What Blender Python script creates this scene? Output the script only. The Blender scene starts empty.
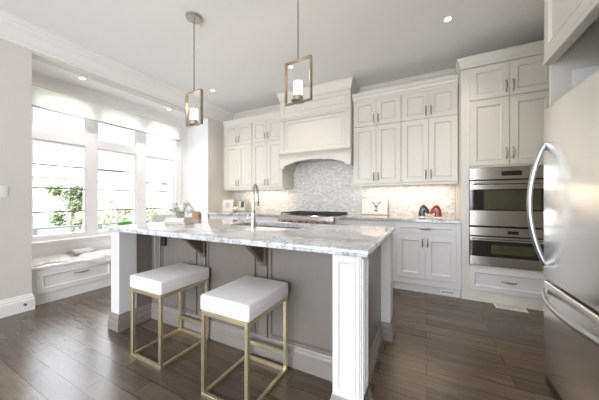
import bpy, bmesh, math, random
from mathutils import Vector, Matrix

# ------------------------------------------------------------------ camera, world, light, exposure
SC = bpy.context.scene
COL = SC.collection
PI = math.pi
cam_d = bpy.data.cameras.new('camera')
cam_d.sensor_width = 36.0
cam_d.lens = 36.0 * 248.0 / 599.0
cam_d.clip_start = 0.05
cam = bpy.data.objects.new('camera', cam_d)
COL.objects.link(cam)
cam.location = (0, 0, 1.15)
cam.rotation_euler = (PI / 2, 0, math.radians(27.1))
SC.camera = cam

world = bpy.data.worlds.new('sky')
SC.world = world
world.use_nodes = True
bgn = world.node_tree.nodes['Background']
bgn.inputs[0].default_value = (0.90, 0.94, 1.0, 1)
# hazy sky: dim near the horizon, brighter overhead, brightest towards the sun behind the camera
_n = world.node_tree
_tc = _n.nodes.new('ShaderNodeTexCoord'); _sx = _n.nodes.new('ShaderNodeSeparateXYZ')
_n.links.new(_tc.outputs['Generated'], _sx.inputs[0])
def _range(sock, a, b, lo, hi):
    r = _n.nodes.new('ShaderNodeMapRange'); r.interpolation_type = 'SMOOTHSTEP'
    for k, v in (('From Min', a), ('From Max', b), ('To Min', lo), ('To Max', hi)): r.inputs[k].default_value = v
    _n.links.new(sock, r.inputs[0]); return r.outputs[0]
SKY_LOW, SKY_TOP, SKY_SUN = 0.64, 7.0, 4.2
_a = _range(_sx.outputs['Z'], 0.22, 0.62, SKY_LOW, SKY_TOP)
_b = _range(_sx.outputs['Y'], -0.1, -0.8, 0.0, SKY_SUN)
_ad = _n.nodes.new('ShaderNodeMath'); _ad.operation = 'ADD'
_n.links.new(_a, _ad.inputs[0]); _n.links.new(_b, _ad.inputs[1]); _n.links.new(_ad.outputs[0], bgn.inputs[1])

SC.view_settings.view_transform = 'Standard'
SC.view_settings.look = 'None'
SC.view_settings.gamma = 1.0
SC.view_settings.use_curve_mapping = False
SC.view_settings.exposure = 0.98
try:
    SC.cycles.max_bounces = 14
    SC.cycles.diffuse_bounces = 8
    SC.cycles.glossy_bounces = 6
    SC.cycles.transparent_max_bounces = 16
    SC.cycles.sample_clamp_indirect = 6.0
    SC.cycles.caustics_refractive = False
except Exception:
    pass

CAN_W, UNDER_W, PEND_W, HOOD_W = 20.0, 1.6, 1.6, 1.6     # lamp powers
WARM = (1.0, 0.80, 0.58)

def portal(name, loc, rot, sx, sy):
    d = bpy.data.lights.new(name, 'AREA')
    d.shape = 'RECTANGLE'; d.size = sx; d.size_y = sy
    d.cycles.is_portal = True
    o = bpy.data.objects.new(name, d); COL.objects.link(o)
    o.location = loc; o.rotation_euler = rot

portal('window_portal', (-4.40, 2.14, 1.62), (0, -PI / 2, 0), 1.95, 2.1)
portal('rear_fill_portal', (-1.1, -3.30, 1.4), (PI / 2, 0, 0), 4.4, 2.5)  # sampling portal for the added glazed opening behind the camera

# ------------------------------------------------------------------ dimensions
HC = 2.95            # ceiling
XL, XR = -3.70, 1.45
YB, YF = 4.10, -3.20
AY0, AY1 = 1.04, 3.41    # window alcove
XW = -4.26           # window wall
ZS = 2.70            # alcove soffit
CT = 0.914           # counter top
random.seed(4)

# ------------------------------------------------------------------ materials
def nt_mat(name):
    m = bpy.data.materials.new(name); m.use_nodes = True
    n = m.node_tree; b = n.nodes['Principled BSDF']
    return m, n, b

def M(name, col, rough=0.5, metal=0.0, spec=0.5, noise=0.0, scale=20, bump=0.0, emit=None, es=0.0, coat=0.0, vary_rough=0.0, stretch=None):
    m, n, b = nt_mat(name)
    b.inputs['Base Color'].default_value = (*col, 1)
    b.inputs['Roughness'].default_value = rough
    b.inputs['Metallic'].default_value = metal
    b.inputs['Specular IOR Level'].default_value = spec
    b.inputs['Coat Weight'].default_value = coat
    if emit:
        b.inputs['Emission Color'].default_value = (*emit, 1)
        b.inputs['Emission Strength'].default_value = es
    if noise or bump or vary_rough:
        tc = n.nodes.new('ShaderNodeTexCoord')
        mp = n.nodes.new('ShaderNodeMapping')
        if stretch: mp.inputs['Scale'].default_value = stretch
        nz = n.nodes.new('ShaderNodeTexNoise'); nz.inputs['Scale'].default_value = scale
        nz.inputs['Detail'].default_value = 6
        n.links.new(tc.outputs['Object'], mp.inputs[0]); n.links.new(mp.outputs[0], nz.inputs['Vector'])
        if noise:
            r = n.nodes.new('ShaderNodeValToRGB')
            r.color_ramp.elements[0].position = 0.3; r.color_ramp.elements[1].position = 0.7
            r.color_ramp.elements[0].color = (*[c * (1 - noise) for c in col], 1)
            r.color_ramp.elements[1].color = (*[min(1, c * (1 + noise)) for c in col], 1)
            n.links.new(nz.outputs['Fac'], r.inputs[0]); n.links.new(r.outputs[0], b.inputs['Base Color'])
        if bump:
            bp = n.nodes.new('ShaderNodeBump'); bp.inputs['Strength'].default_value = bump
            bp.inputs['Distance'].default_value = 0.01
            n.links.new(nz.outputs['Fac'], bp.inputs['Height']); n.links.new(bp.outputs[0], b.inputs['Normal'])
        if vary_rough:
            mr = n.nodes.new('ShaderNodeMapRange')
            mr.inputs['To Min'].default_value = rough - vary_rough; mr.inputs['To Max'].default_value = rough + vary_rough
            n.links.new(nz.outputs['Fac'], mr.inputs[0]); n.links.new(mr.outputs[0], b.inputs['Roughness'])
    return m

def ramp(n, stops):
    r = n.nodes.new('ShaderNodeValToRGB')
    e = r.color_ramp.elements
    while len(e) < len(stops): e.new(0.5)
    for k, (p, c) in enumerate(stops):
        e[k].position = p; e[k].color = (*c, 1)
    return r

def mat_floor():
    m, n, b = nt_mat('dark_plank_floor')
    tc = n.nodes.new('ShaderNodeTexCoord')
    br = n.nodes.new('ShaderNodeTexBrick')
    br.inputs['Scale'].default_value = 1.0
    br.inputs['Brick Width'].default_value = 0.78; br.inputs['Row Height'].default_value = 0.122
    br.inputs['Mortar Size'].default_value = 0.0022; br.inputs['Mortar Smooth'].default_value = 0.3
    br.offset = 0.37; br.offset_frequency = 2; br.squash = 1.0
    br.inputs['Color1'].default_value = (0.145, 0.108, 0.077, 1)
    br.inputs['Color2'].default_value = (0.083, 0.065, 0.051, 1)
    br.inputs['Mortar'].default_value = (0.012, 0.010, 0.009, 1)
    n.links.new(tc.outputs['Object'], br.inputs['Vector'])
    mp = n.nodes.new('ShaderNodeMapping'); mp.inputs['Scale'].default_value = (2.2, 24, 1)
    n.links.new(tc.outputs['Object'], mp.inputs[0])
    nz = n.nodes.new('ShaderNodeTexNoise'); nz.inputs['Scale'].default_value = 1.6; nz.inputs['Detail'].default_value = 8
    nz.inputs['Distortion'].default_value = 0.6
    n.links.new(mp.outputs[0], nz.inputs['Vector'])
    rr = ramp(n, [(0.28, (0.74, 0.73, 0.72)), (0.72, (1.22, 1.20, 1.18))])
    n.links.new(nz.outputs['Fac'], rr.inputs[0])
    mx = n.nodes.new('ShaderNodeMix'); mx.data_type = 'RGBA'; mx.blend_type = 'MULTIPLY'; mx.inputs[0].default_value = 1
    n.links.new(br.outputs['Color'], mx.inputs[6]); n.links.new(rr.outputs[0], mx.inputs[7])
    n.links.new(mx.outputs[2], b.inputs['Base Color'])
    # hand-scraped waves across the boards
    mp2 = n.nodes.new('ShaderNodeMapping'); mp2.inputs['Scale'].default_value = (26, 9, 1)
    n.links.new(tc.outputs['Object'], mp2.inputs[0])
    n2 = n.nodes.new('ShaderNodeTexNoise'); n2.inputs['Scale'].default_value = 1.0; n2.inputs['Detail'].default_value = 2
    n.links.new(mp2.outputs[0], n2.inputs['Vector'])
    ad = n.nodes.new('ShaderNodeMath'); ad.operation = 'SUBTRACT'
    sm = n.nodes.new('ShaderNodeMath'); sm.operation = 'MULTIPLY'; sm.inputs[1].default_value = 0.06
    n.links.new(br.outputs['Fac'], sm.inputs[0])
    n.links.new(n2.outputs['Fac'], ad.inputs[0]); n.links.new(sm.outputs[0], ad.inputs[1])
    bp = n.nodes.new('ShaderNodeBump'); bp.inputs['Strength'].default_value = 0.2; bp.inputs['Distance'].default_value = 0.006
    n.links.new(ad.outputs[0], bp.inputs['Height']); n.links.new(bp.outputs[0], b.inputs['Normal'])
    mr = n.nodes.new('ShaderNodeMapRange'); mr.inputs['To Min'].default_value = 0.23; mr.inputs['To Max'].default_value = 0.27
    n.links.new(nz.outputs['Fac'], mr.inputs[0]); n.links.new(mr.outputs[0], b.inputs['Roughness'])
    b.inputs['Specular IOR Level'].default_value = 0.6
    return m

def mat_stone(name, light, mid, dark, rough=0.09, sc=3.2):
    m, n, b = nt_mat(name)
    tc = n.nodes.new('ShaderNodeTexCoord')
    a = n.nodes.new('ShaderNodeTexNoise'); a.inputs['Scale'].default_value = sc; a.inputs['Detail'].default_value = 9
    a.inputs['Roughness'].default_value = 0.68; a.inputs['Distortion'].default_value = 1.3
    s = n.nodes.new('ShaderNodeTexNoise'); s.inputs['Scale'].default_value = 46; s.inputs['Detail'].default_value = 4
    for q in (a, s): n.links.new(tc.outputs['Object'], q.inputs['Vector'])
    r1 = ramp(n, [(0.33, dark), (0.45, mid), (0.56, light), (0.80, light)])
    n.links.new(a.outputs['Fac'], r1.inputs[0])
    r2 = ramp(n, [(0.34, tuple(c * 0.45 for c in mid)), (0.46, (1, 1, 1)), (1.0, (1, 1, 1))])
    n.links.new(s.outputs['Fac'], r2.inputs[0])
    mx = n.nodes.new('ShaderNodeMix'); mx.data_type = 'RGBA'; mx.blend_type = 'MULTIPLY'; mx.inputs[0].default_value = 0.6
    n.links.new(r1.outputs[0], mx.inputs[6]); n.links.new(r2.outputs[0], mx.inputs[7])
    n.links.new(mx.outputs[2], b.inputs['Base Color'])
    b.inputs['Roughness'].default_value = rough
    b.inputs['Specular IOR Level'].default_value = 0.75
    return m

def mat_mosaic():
    m, n, b = nt_mat('marble_mosaic')
    tc = n.nodes.new('ShaderNodeTexCoord')
    mp = n.nodes.new('ShaderNodeMapping'); mp.inputs['Rotation'].default_value = (PI / 2, 0, 0)
    n.links.new(tc.outputs['Object'], mp.inputs[0])
    br = n.nodes.new('ShaderNodeTexBrick'); br.inputs['Scale'].default_value = 1
    br.inputs['Brick Width'].default_value = 0.055; br.inputs['Row Height'].default_value = 0.024
    br.inputs['Mortar Size'].default_value = 0.0016
    br.inputs['Color1'].default_value = (0.82, 0.81, 0.80, 1); br.inputs['Color2'].default_value = (0.60, 0.605, 0.61, 1)
    br.inputs['Mortar'].default_value = (0.60, 0.59, 0.57, 1)
    n.links.new(mp.outputs[0], br.inputs['Vector'])
    nz = n.nodes.new('ShaderNodeTexNoise'); nz.inputs['Scale'].default_value = 28; nz.inputs['Detail'].default_value = 5
    n.links.new(tc.outputs['Object'], nz.inputs['Vector'])
    r = ramp(n, [(0.3, (0.80, 0.80, 0.81)), (0.65, (1.08, 1.07, 1.05))])
    n.links.new(nz.outputs['Fac'], r.inputs[0])
    mx = n.nodes.new('ShaderNodeMix'); mx.data_type = 'RGBA'; mx.blend_type = 'MULTIPLY'; mx.inputs[0].default_value = 1
    n.links.new(br.outputs['Color'], mx.inputs[6]); n.links.new(r.outputs[0], mx.inputs[7])
    n.links.new(mx.outputs[2], b.inputs['Base Color'])
    bp = n.nodes.new('ShaderNodeBump'); bp.inputs['Strength'].default_value = 0.3; bp.inputs['Distance'].default_value = 0.003
    bp.invert = True
    n.links.new(br.outputs['Fac'], bp.inputs['Height']); n.links.new(bp.outputs[0], b.inputs['Normal'])
    b.inputs['Roughness'].default_value = 0.28
    return m

def mat_glass(name, tint=(1, 1, 1), ref=1.0):
    m = bpy.data.materials.new(name); m.use_nodes = True
    n = m.node_tree; n.nodes.clear()
    o = n.nodes.new('ShaderNodeOutputMaterial'); mx = n.nodes.new('ShaderNodeMixShader')
    t = n.nodes.new('ShaderNodeBsdfTransparent'); t.inputs[0].default_value = (*tint, 1)
    g = n.nodes.new('ShaderNodeBsdfGlossy'); g.inputs['Roughness'].default_value = 0.02
    f = n.nodes.new('ShaderNodeFresnel'); f.inputs[0].default_value = 1.35
    n.links.new(f.outputs[0], mx.inputs[0]); n.links.new(t.outputs[0], mx.inputs[1]); n.links.new(g.outputs[0], mx.inputs[2])
    n.links.new(mx.outputs[0], o.inputs[0])
    return m

def mat_blind():
    m = bpy.data.materials.new('blind_fabric'); m.use_nodes = True
    n = m.node_tree; n.nodes.clear()
    o = n.nodes.new('ShaderNodeOutputMaterial'); mx = n.nodes.new('ShaderNodeMixShader'); mx.inputs[0].default_value = 0.72
    d = n.nodes.new('ShaderNodeBsdfDiffuse'); d.inputs[0].default_value = (0.93, 0.93, 0.90, 1)
    t = n.nodes.new('ShaderNodeBsdfTranslucent'); t.inputs[0].default_value = (0.95, 0.945, 0.93, 1)
    n.links.new(d.outputs[0], mx.inputs[1]); n.links.new(t.outputs[0], mx.inputs[2]); n.links.new(mx.outputs[0], o.inputs[0])
    return m

def mat_steel(name, col=(0.50, 0.485, 0.46), rough=0.22, stretch=(160, 160, 1.5)):
    m = M(name, col, rough, 1.0, noise=0.02, scale=1.0, vary_rough=0.03, stretch=stretch)
    return m

m_floor = mat_floor()
m_wall = M('wall_paint', (0.70, 0.672, 0.63), 0.6, noise=0.012, scale=6)
m_white_wall = M('alcove_paint', (0.88, 0.88, 0.885), 0.6, noise=0.01, scale=6)
m_ceil = M('ceiling_paint', (0.86, 0.86, 0.87), 0.8, noise=0.01, scale=4)
m_trim = M('trim_paint', (0.85, 0.84, 0.83), 0.4, noise=0.008, scale=12)
m_frame = M('window_vinyl', (0.88, 0.88, 0.90), 0.35)
m_cab = M('cabinet_cream_paint', (0.70, 0.672, 0.618), 0.36, noise=0.012, scale=10)
m_cabw = M('cabinet_white_paint', (0.71, 0.705, 0.71), 0.36, noise=0.012, scale=10)
m_gap = M('cabinet_inside', (0.30, 0.28, 0.25), 0.6)
m_taupe = M('island_taupe_paint', (0.175, 0.157, 0.140), 0.28, noise=0.035, scale=3, stretch=(14, 14, 1))
m_taupe2 = M('island_base_paint', (0.24, 0.218, 0.198), 0.32, noise=0.05, scale=8)
m_corbel = M('corbel_brown', (0.10, 0.065, 0.045), 0.4, noise=0.15, scale=14)
m_isl = mat_stone('island_granite', (0.74, 0.745, 0.765), (0.60, 0.605, 0.625), (0.40, 0.405, 0.425), 0.05, 5.5)
m_cnt = mat_stone('perimeter_granite', (0.58, 0.57, 0.56), (0.36, 0.355, 0.35), (0.18, 0.175, 0.175), 0.12)
m_mosaic = mat_mosaic()
m_nickel = M('pull_nickel', (0.40, 0.36, 0.30), 0.28, 1.0, noise=0.05, scale=30)
m_chrome = M('faucet_steel', (0.62, 0.62, 0.62), 0.16, 1.0, noise=0.03, scale=30)
m_steel = mat_steel('brushed_steel')
m_fridge = mat_steel('fridge_steel', (0.96, 0.945, 0.915), 0.22, (220, 220, 2.0))
m_handle = M('fridge_handle_metal', (0.50, 0.51, 0.53), 0.36, 1.0, noise=0.02, scale=20)
m_sink = M('sink_steel_dark', (0.22, 0.22, 0.23), 0.35, 0.9, noise=0.05, scale=20)
m_black = M('black_enamel', (0.012, 0.012, 0.013), 0.25)
m_iron = M('cast_iron', (0.025, 0.025, 0.027), 0.5, bump=0.1, scale=120, noise=0.1)
m_ovenglass = M('oven_glass', (0.010, 0.011, 0.010), 0.04, spec=0.8, noise=0.05, scale=2)
m_ovenwin = M('oven_window', (0.060, 0.066, 0.035), 0.05, spec=0.8, noise=0.25, scale=3)
m_red = M('red_knob', (0.36, 0.02, 0.025), 0.3, noise=0.05, scale=40)
m_bronze = M('pendant_bronze', (0.50, 0.44, 0.36), 0.32, 1.0, noise=0.15, scale=18)
m_rod = M('pendant_rod_metal', (0.48, 0.45, 0.40), 0.32, 1.0, noise=0.05, scale=20)
m_shade = M('frosted_shade', (0.9, 0.86, 0.8), 0.4, emit=(1.0, 0.82, 0.60), es=1.05, noise=0.02, scale=10)
m_lamp = M('lamp_lens', (0.9, 0.9, 0.9), 0.4, emit=(1.0, 0.86, 0.66), es=3.0)
m_strip = M('light_strip_lens', (0.9, 0.9, 0.9), 0.4, emit=(1.0, 0.84, 0.62), es=2.0)
m_gold = M('champagne_gold', (0.80, 0.72, 0.50), 0.38, 1.0, noise=0.05, scale=20)
m_leather = M('white_leather', (0.83, 0.80, 0.80), 0.38, noise=0.01, scale=30, bump=0.06)
m_blind = mat_blind()
m_glass = mat_glass('window_glass')
m_vase = mat_glass('vase_glass', (0.93, 0.96, 0.95))
m_muntin = M('grille_bar_metal', (0.16, 0.16, 0.17), 0.4)
m_fur = M('white_fur', (0.92, 0.91, 0.90), 0.9, noise=0.04, scale=20)
m_paper = M('book_pages', (0.80, 0.78, 0.73), 0.7, noise=0.06, scale=1, stretch=(1, 1, 600))
m_bookw = M('white_cover', (0.82, 0.81, 0.80), 0.4, noise=0.02, scale=9)
m_bookg = M('grey_cover', (0.26, 0.25, 0.26), 0.4, noise=0.05, scale=9)
m_bookb = M('beige_cover', (0.62, 0.56, 0.48), 0.4, noise=0.04, scale=9)
m_petal = M('hydrangea_petal', (0.88, 0.88, 0.84), 0.6, noise=0.03, scale=40)
m_leaf = M('leaf_green', (0.16, 0.30, 0.05), 0.5, noise=0.25, scale=12)
m_grass = M('grass_blade_green', (0.14, 0.50, 0.06), 0.5, noise=0.2, scale=40)
m_lawn = M('lawn', (0.080, 0.096, 0.050), 0.9, noise=0.25, scale=1.2)
m_tree = M('tree_leaf', (0.17, 0.21, 0.11), 0.6, noise=0.3, scale=2)
m_bark = M('bark', (0.20, 0.16, 0.12), 0.8, noise=0.2, scale=10)
m_house = M('house_render', (0.70, 0.66, 0.62), 0.8, noise=0.04, scale=2)
m_roof = M('house_roof', (0.34, 0.31, 0.31), 0.8, noise=0.1, scale=4)
m_rail = M('railing_metal', (0.10, 0.105, 0.115), 0.5, noise=0.05, scale=10)
m_plate = M('switch_plate', (0.82, 0.81, 0.80), 0.35)
m_ink = M('print_ink', (0.13, 0.13, 0.135), 0.7, noise=0.2, scale=60)
m_mat = M('print_paper', (0.82, 0.81, 0.79), 0.7, noise=0.01, scale=40)
m_pframe = M('pale_frame', (0.48, 0.46, 0.44), 0.35, noise=0.03, scale=20)
m_hdark = M('dark_glaze', (0.055, 0.040, 0.032), 0.16, noise=0.35, scale=16)
m_hred = M('red_glaze', (0.30, 0.028, 0.024), 0.16, noise=0.3, scale=16)
m_silver = M('mercury_silver', (0.70, 0.66, 0.62), 0.2, 1.0, noise=0.15, scale=40)
m_wood = M('chair_wood', (0.28, 0.16, 0.10), 0.45, noise=0.2, scale=8, stretch=(8, 8, 1))
m_linen = M('chair_linen', (0.62, 0.60, 0.58), 0.85, noise=0.05, scale=120)
m_pot = M('pot_ceramic', (0.75, 0.75, 0.74), 0.3)
m_dark = M('socket_black', (0.012, 0.013, 0.02), 0.35)

# ------------------------------------------------------------------ mesh builder
class MB:
    def __init__(s): s.bm = bmesh.new()
    def box(s, x0, x1, y0, y1, z0, z1, bev=0.0, seg=1):
        t = bmesh.new()
        bmesh.ops.create_cube(t, size=1)
        for v in t.verts:
            v.co = Vector(((x0 + x1) / 2 + v.co.x * (x1 - x0), (y0 + y1) / 2 + v.co.y * (y1 - y0), (z0 + z1) / 2 + v.co.z * (z1 - z0)))
        if bev: bmesh.ops.bevel(t, geom=t.edges[:], offset=bev, segments=seg, affect='EDGES', profile=0.5)
        s.merge(t); return s
    def merge(s, t, mat=None):
        if mat is not None: bmesh.ops.transform(t, matrix=mat, verts=t.verts)
        vm = {v: s.bm.verts.new(v.co) for v in t.verts}
        for f in t.faces:
            try: s.bm.faces.new([vm[v] for v in f.verts])
            except ValueError: pass
        t.free()
    def loft(s, loops, closed=True, caps=(True, True), ring=False):
        L = [[s.bm.verts.new(p) for p in lp] for lp in loops]
        n = len(L[0])
        pairs = list(zip(L, L[1:])) + ([(L[-1], L[0])] if ring else [])
        for a, b in pairs:
            for i in range(n if closed else n - 1):
                j = (i + 1) % n
                try: s.bm.faces.new((a[i], a[j], b[j], b[i]))
                except ValueError: pass
        if not ring and closed:
            if caps[0]: s.bm.faces.new(L[0][::-1])
            if caps[1]: s.bm.faces.new(L[-1])
        return s
    def rects(s, rs, ring=False, caps=(True, True)):
        """rs: (x0,x1,y0,y1,z) loops"""
        return s.loft([[(x0, y0, z), (x1, y0, z), (x1, y1, z), (x0, y1, z)] for x0, x1, y0, y1, z in rs], ring=ring, caps=caps)
    def frontrects(s, x0, x1, z0, z1, prof, caps=(True, True), ring=False):
        """prof: (inset, y)"""
        return s.loft([[(x0 + i, y, z0 + i), (x1 - i, y, z0 + i), (x1 - i, y, z1 - i), (x0 + i, y, z1 - i)] for i, y in prof], caps=caps, ring=ring)
    def tube(s, pts, r, n=10, caps=True, flat=None):
        pts = [Vector(p) for p in pts]
        rr = r if isinstance(r, (list, tuple)) else [r] * len(pts)
        up = None; loops = []
        for i, p in enumerate(pts):
            d = (pts[min(i + 1, len(pts) - 1)] - pts[max(i - 1, 0)]).normalized()
            if up is None:
                up = Vector((0, 0, 1)) if abs(d.z) < 0.9 else Vector((1, 0, 0))
            a = d.cross(up)
            if a.length < 1e-5: a = d.orthogonal()
            a.normalize(); b = a.cross(d).normalized(); up = b
            loops.append([p + (a * math.cos(2 * PI * k / n) + b * math.sin(2 * PI * k / n)) * rr[i] for k in range(n)])
        return s.loft(loops, caps=(caps, caps))
    def lathe(s, prof, c=(0, 0, 0), n=24, caps=(True, True)):
        return s.loft([[(c[0] + r * math.cos(2 * PI * k / n), c[1] + r * math.sin(2 * PI * k / n), c[2] + z) for k in range(n)] for r, z in prof], caps=caps)
    def sweep(s, prof, path, caps=True):
        """sweep a 2D profile (out, z) along corner loop points given as (x,y,nx,ny) offsets"""
        loops = [[(x + nx * o, y + ny * o, z) for o, z in prof] for x, y, nx, ny in path]
        return s.loft(loops, caps=(caps, caps))
    def prism(s, poly, axis, a, b):
        def mk(t): 
            if axis == 'x': return [(t, p, q) for p, q in poly]
            if axis == 'y': return [(p, t, q) for p, q in poly]
            return [(p, q, t) for p, q in poly]
        return s.loft([mk(a), mk(b)])
    def sphere(s, c, r, u=16, v=10, sc=(1, 1, 1)):
        t = bmesh.new(); bmesh.ops.create_uvsphere(t, u_segments=u, v_segments=v, radius=r)
        for q in t.verts: q.co = Vector((q.co.x * sc[0] + c[0], q.co.y * sc[1] + c[1], q.co.z * sc[2] + c[2]))
        s.merge(t); return s
    def build(s, name, mat, parent=None, smooth=True, loc=None, ang=32):
        bm = s.bm
        bmesh.ops.recalc_face_normals(bm, faces=bm.faces)
        bm.normal_update()
        if smooth:
            lim = math.radians(ang)
            for f in bm.faces: f.smooth = True
            for e in bm.edges:
                if len(e.link_faces) == 2 and e.calc_face_angle(0) > lim: e.smooth = False
        me = bpy.data.meshes.new(name); bm.to_mesh(me); bm.free()
        for mm in (mat if isinstance(mat, (list, tuple)) else [mat]): me.materials.append(mm)
        o = bpy.data.objects.new(name, me); COL.objects.link(o)
        if parent: o.parent = parent
        if loc: o.location = loc
        return o

def tag(o, label, cat, group=None, kind=None):
    o['label'] = label; o['category'] = cat
    if group: o['group'] = group
    if kind: o['kind'] = kind
    return o

def thing(name, label, cat, loc=(0, 0, 0), rz=0.0, group=None):
    o = bpy.data.objects.new(name, None); COL.objects.link(o)
    o.empty_display_size = 0.1
    o.location = loc; o.rotation_euler = (0, 0, rz)
    return tag(o, label, cat, group)

def struct(name, mb, mat, parent=None, smooth=False):
    o = mb.build(name, mat, parent, smooth=smooth)
    o['kind'] = 'structure'
    return o

def kids(o): return [c for c in bpy.data.objects if c.parent == o]
def copy_tree(o, parent=None):
    c = o.copy(); COL.objects.link(c)
    if parent: c.parent = parent
    for k in kids(o): copy_tree(k, c)
    return c
def dup(o, label, loc, rz=None):
    c = copy_tree(o); c.location = loc; c['label'] = label
    if rz is not None: c.rotation_euler = (0, 0, rz)
    return c

def lamp(name, kind, parent, loc, power, col=WARM, rot=(0, 0, 0), **kw):
    d = bpy.data.lights.new(name, kind); d.energy = power; d.color = col
    for k, v in kw.items(): setattr(d, k, v)
    o = bpy.data.objects.new(name, d); COL.objects.link(o); o.location = loc; o.rotation_euler = rot
    if parent: o.parent = parent
    return o

# ------------------------------------------------------------------ room shell
TH = 0.14
mb = MB().box(XW - 0.2, XR + TH, YF - TH, YB + TH, -0.08, 0.0); struct('floor', mb, m_floor)
mb = MB().box(XL - TH, XR + TH, YF - TH, YB + TH, HC, HC + 0.1); struct('ceiling', mb, m_ceil)
mb = MB()
mb.box(XL - TH, XL, YF - TH, AY0, 0, HC)
mb.box(XL - TH, XL, AY1, YB + TH, 0, HC)
mb.box(XL - TH, XL, AY0, AY1, ZS, HC)
struct('wall_left', mb, m_wall)
mb = MB().box(XL, XR, YB, YB + TH, 0, HC); struct('wall_back', mb, m_wall)
mb = MB().box(XR, XR + TH, YF - TH, YB + TH, 0, HC); struct('wall_right', mb, m_wall)
# wall behind the camera with an added wide glazed opening for frontal fill light
mb = MB()
mb.box(XL, -3.35, YF - TH, YF, 0, HC); mb.box(1.15, XR, YF - TH, YF, 0, HC)
mb.box(-3.35, 1.15, YF - TH, YF, 2.65, HC); mb.box(-3.35, 1.15, YF - TH, YF, 0, 0.12)
struct('wall_front', mb, m_wall)
mb = MB()
for x in (-3.35, -1.86, -0.40, 1.09): mb.box(x, x + 0.06, YF - 0.10, YF - 0.04, 0.12, 2.65)
mb.box(-3.29, 1.09, YF - 0.10, YF - 0.04, 0.12, 0.20); mb.box(-3.29, 1.09, YF - 0.10, YF - 0.04, 2.57, 2.65)
w4 = struct('window_4', mb, m_frame)
MB().box(-3.29, 1.09, YF - 0.075, YF - 0.069, 0.20, 2.57).build('glass', m_glass, w4, smooth=False)
# alcove: return walls, window wall, soffit
WY0, WY1, WZ0, WZ1 = 1.16, 3.145, 0.64, 2.58
mb = MB().box(XW - TH, XL - TH, AY0 - TH, AY0, 0, HC); struct('wall_alcove_near', mb, m_white_wall)
mb = MB().box(XW - TH, XL - TH, AY1, AY1 + TH, 0, HC); struct('wall_alcove_far', mb, m_white_wall)
mb = MB()
mb.box(XW - TH, XW, AY0, WY0, 0, ZS); mb.box(XW - TH, XW, WY1, AY1, 0, ZS)
mb.box(XW - TH, XW, WY0, WY1, 0, WZ0); mb.box(XW - TH, XW, WY0, WY1, WZ1, ZS)
struct('wall_window', mb, m_white_wall)
mb = MB().box(XW - TH, XL - TH, AY0, AY1, ZS, HC); struct('ceiling_alcove', mb, m_ceil)
# thin white corner facing on the alcove's far return
mb = MB().box(XW, XL + 0.001, AY1 - 0.004, AY1 + 0.0, 0.60, ZS); struct('trim_alcove_return', mb, m_white_wall)

CROWN = [(0, -0.225), (0.012, -0.225), (0.014, -0.190), (0.024, -0.180), (0.030, -0.150), (0.062, -0.095), (0.078, -0.080), (0.082, -0.052), (0.098, -0.040), (0.108, -0.018), (0.120, -0.014), (0.120, 0.0), (0, 0)]
def crown(name, path, z, prof, mat, parent=None, k=1.0):
    m = MB(); m.sweep([(o * k, z + h * k) for o, h in prof], path)
    o = m.build(name, mat, parent, ang=20)
    if parent is None: o['kind'] = 'structure'
    return o
crown('trim_crown_left', [(XL, YF, 1, 0), (XL, YB - 0.0, 1, -1)], HC, CROWN, m_trim)
crown('trim_crown_back', [(XL, YB, 1, -1), (XR, YB, -1, -1)], HC, CROWN, m_wall)
crown('trim_crown_alcove', [(XW, AY0, 1, 0), (XW, AY1, 1, 0)], ZS, [(o, h) for o, h in CROWN], m_trim, k=0.38)

BASE = [(0, 0), (0.020, 0), (0.020, 0.115), (0.014, 0.122), (0.014, 0.140), (0.008, 0.150), (0.006, 0.165), (0, 0.170)]
def base(name, path, mat, prof=BASE, parent=None):
    m = MB(); m.sweep(prof, path)
    o = m.build(name, mat, parent, ang=20)
    if parent is None: o['kind'] = 'structure'
    return o
base('baseboard_left', [(XL, YF, 1, 0), (XL, AY0, 1, 1), (XL - 0.06, AY0, 0, 1)], m_trim)
base('baseboard_left_far', [(XL, AY1, 1, 0), (XL, 3.40 + 0.03, 1, 0)], m_trim)
base('baseboard_right', [(XR, YF, -1, 0), (XR, 1.05, -1, 0)], m_trim)

# ------------------------------------------------------------------ window units
XG = -4.315
panes = [(1.20, 1.755), (1.876, 2.430), (2.580, 3.120)]
edges = [1.16, 1.8155, 2.505, 3.145]
for k in range(3):
    a, b = edges[k], edges[k + 1]; p, q = panes[k]
    mb = MB()
    x0, x1 = XG - 0.045, XG + 0.032
    mb.box(x0, x1, a, p, WZ0, WZ1); mb.box(x0, x1, q, b, WZ0, WZ1)
    mb.box(x0, x1, p, q, WZ0, 0.684); mb.box(x0, x1, p, q, 1.912, 2.018); mb.box(x0, x1, p, q, 2.55, WZ1)
    w = struct('window_%d' % (k + 1), mb, m_frame)
    mb = MB()
    for z0, z1 in ((0.684, 1.912), (2.018, 2.55)):
        mb.loft([[(x, p + i, z0 + i), (x, q - i, z0 + i), (x, q - i, z1 - i), (x, p + i, z1 - i)] for i, x in ((0, XG + 0.031), (0.004, XG + 0.022), (0.018, XG + 0.020), (0.022, XG + 0.005), (0.022, XG - 0.02), (0, XG - 0.02))], caps=(False, False))
    mb.build('sash', m_frame, w, smooth=False)
    MB().box(XG - 0.004, XG + 0.002, p + 0.002, q - 0.002, 0.686, 1.910).build('glass_pane', m_glass, w, smooth=False)
    MB().box(XG - 0.004, XG + 0.002, p + 0.002, q - 0.002, 2.020, 2.548).build('glass_pane', m_glass, w, smooth=False)
    for z in (0.997, 1.302, 1.598):
        MB().box(XG + 0.003, XG + 0.013, p + 0.015, q - 0.015, z - 0.009, z + 0.009).build('muntin', m_muntin, w, smooth=False)
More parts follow.
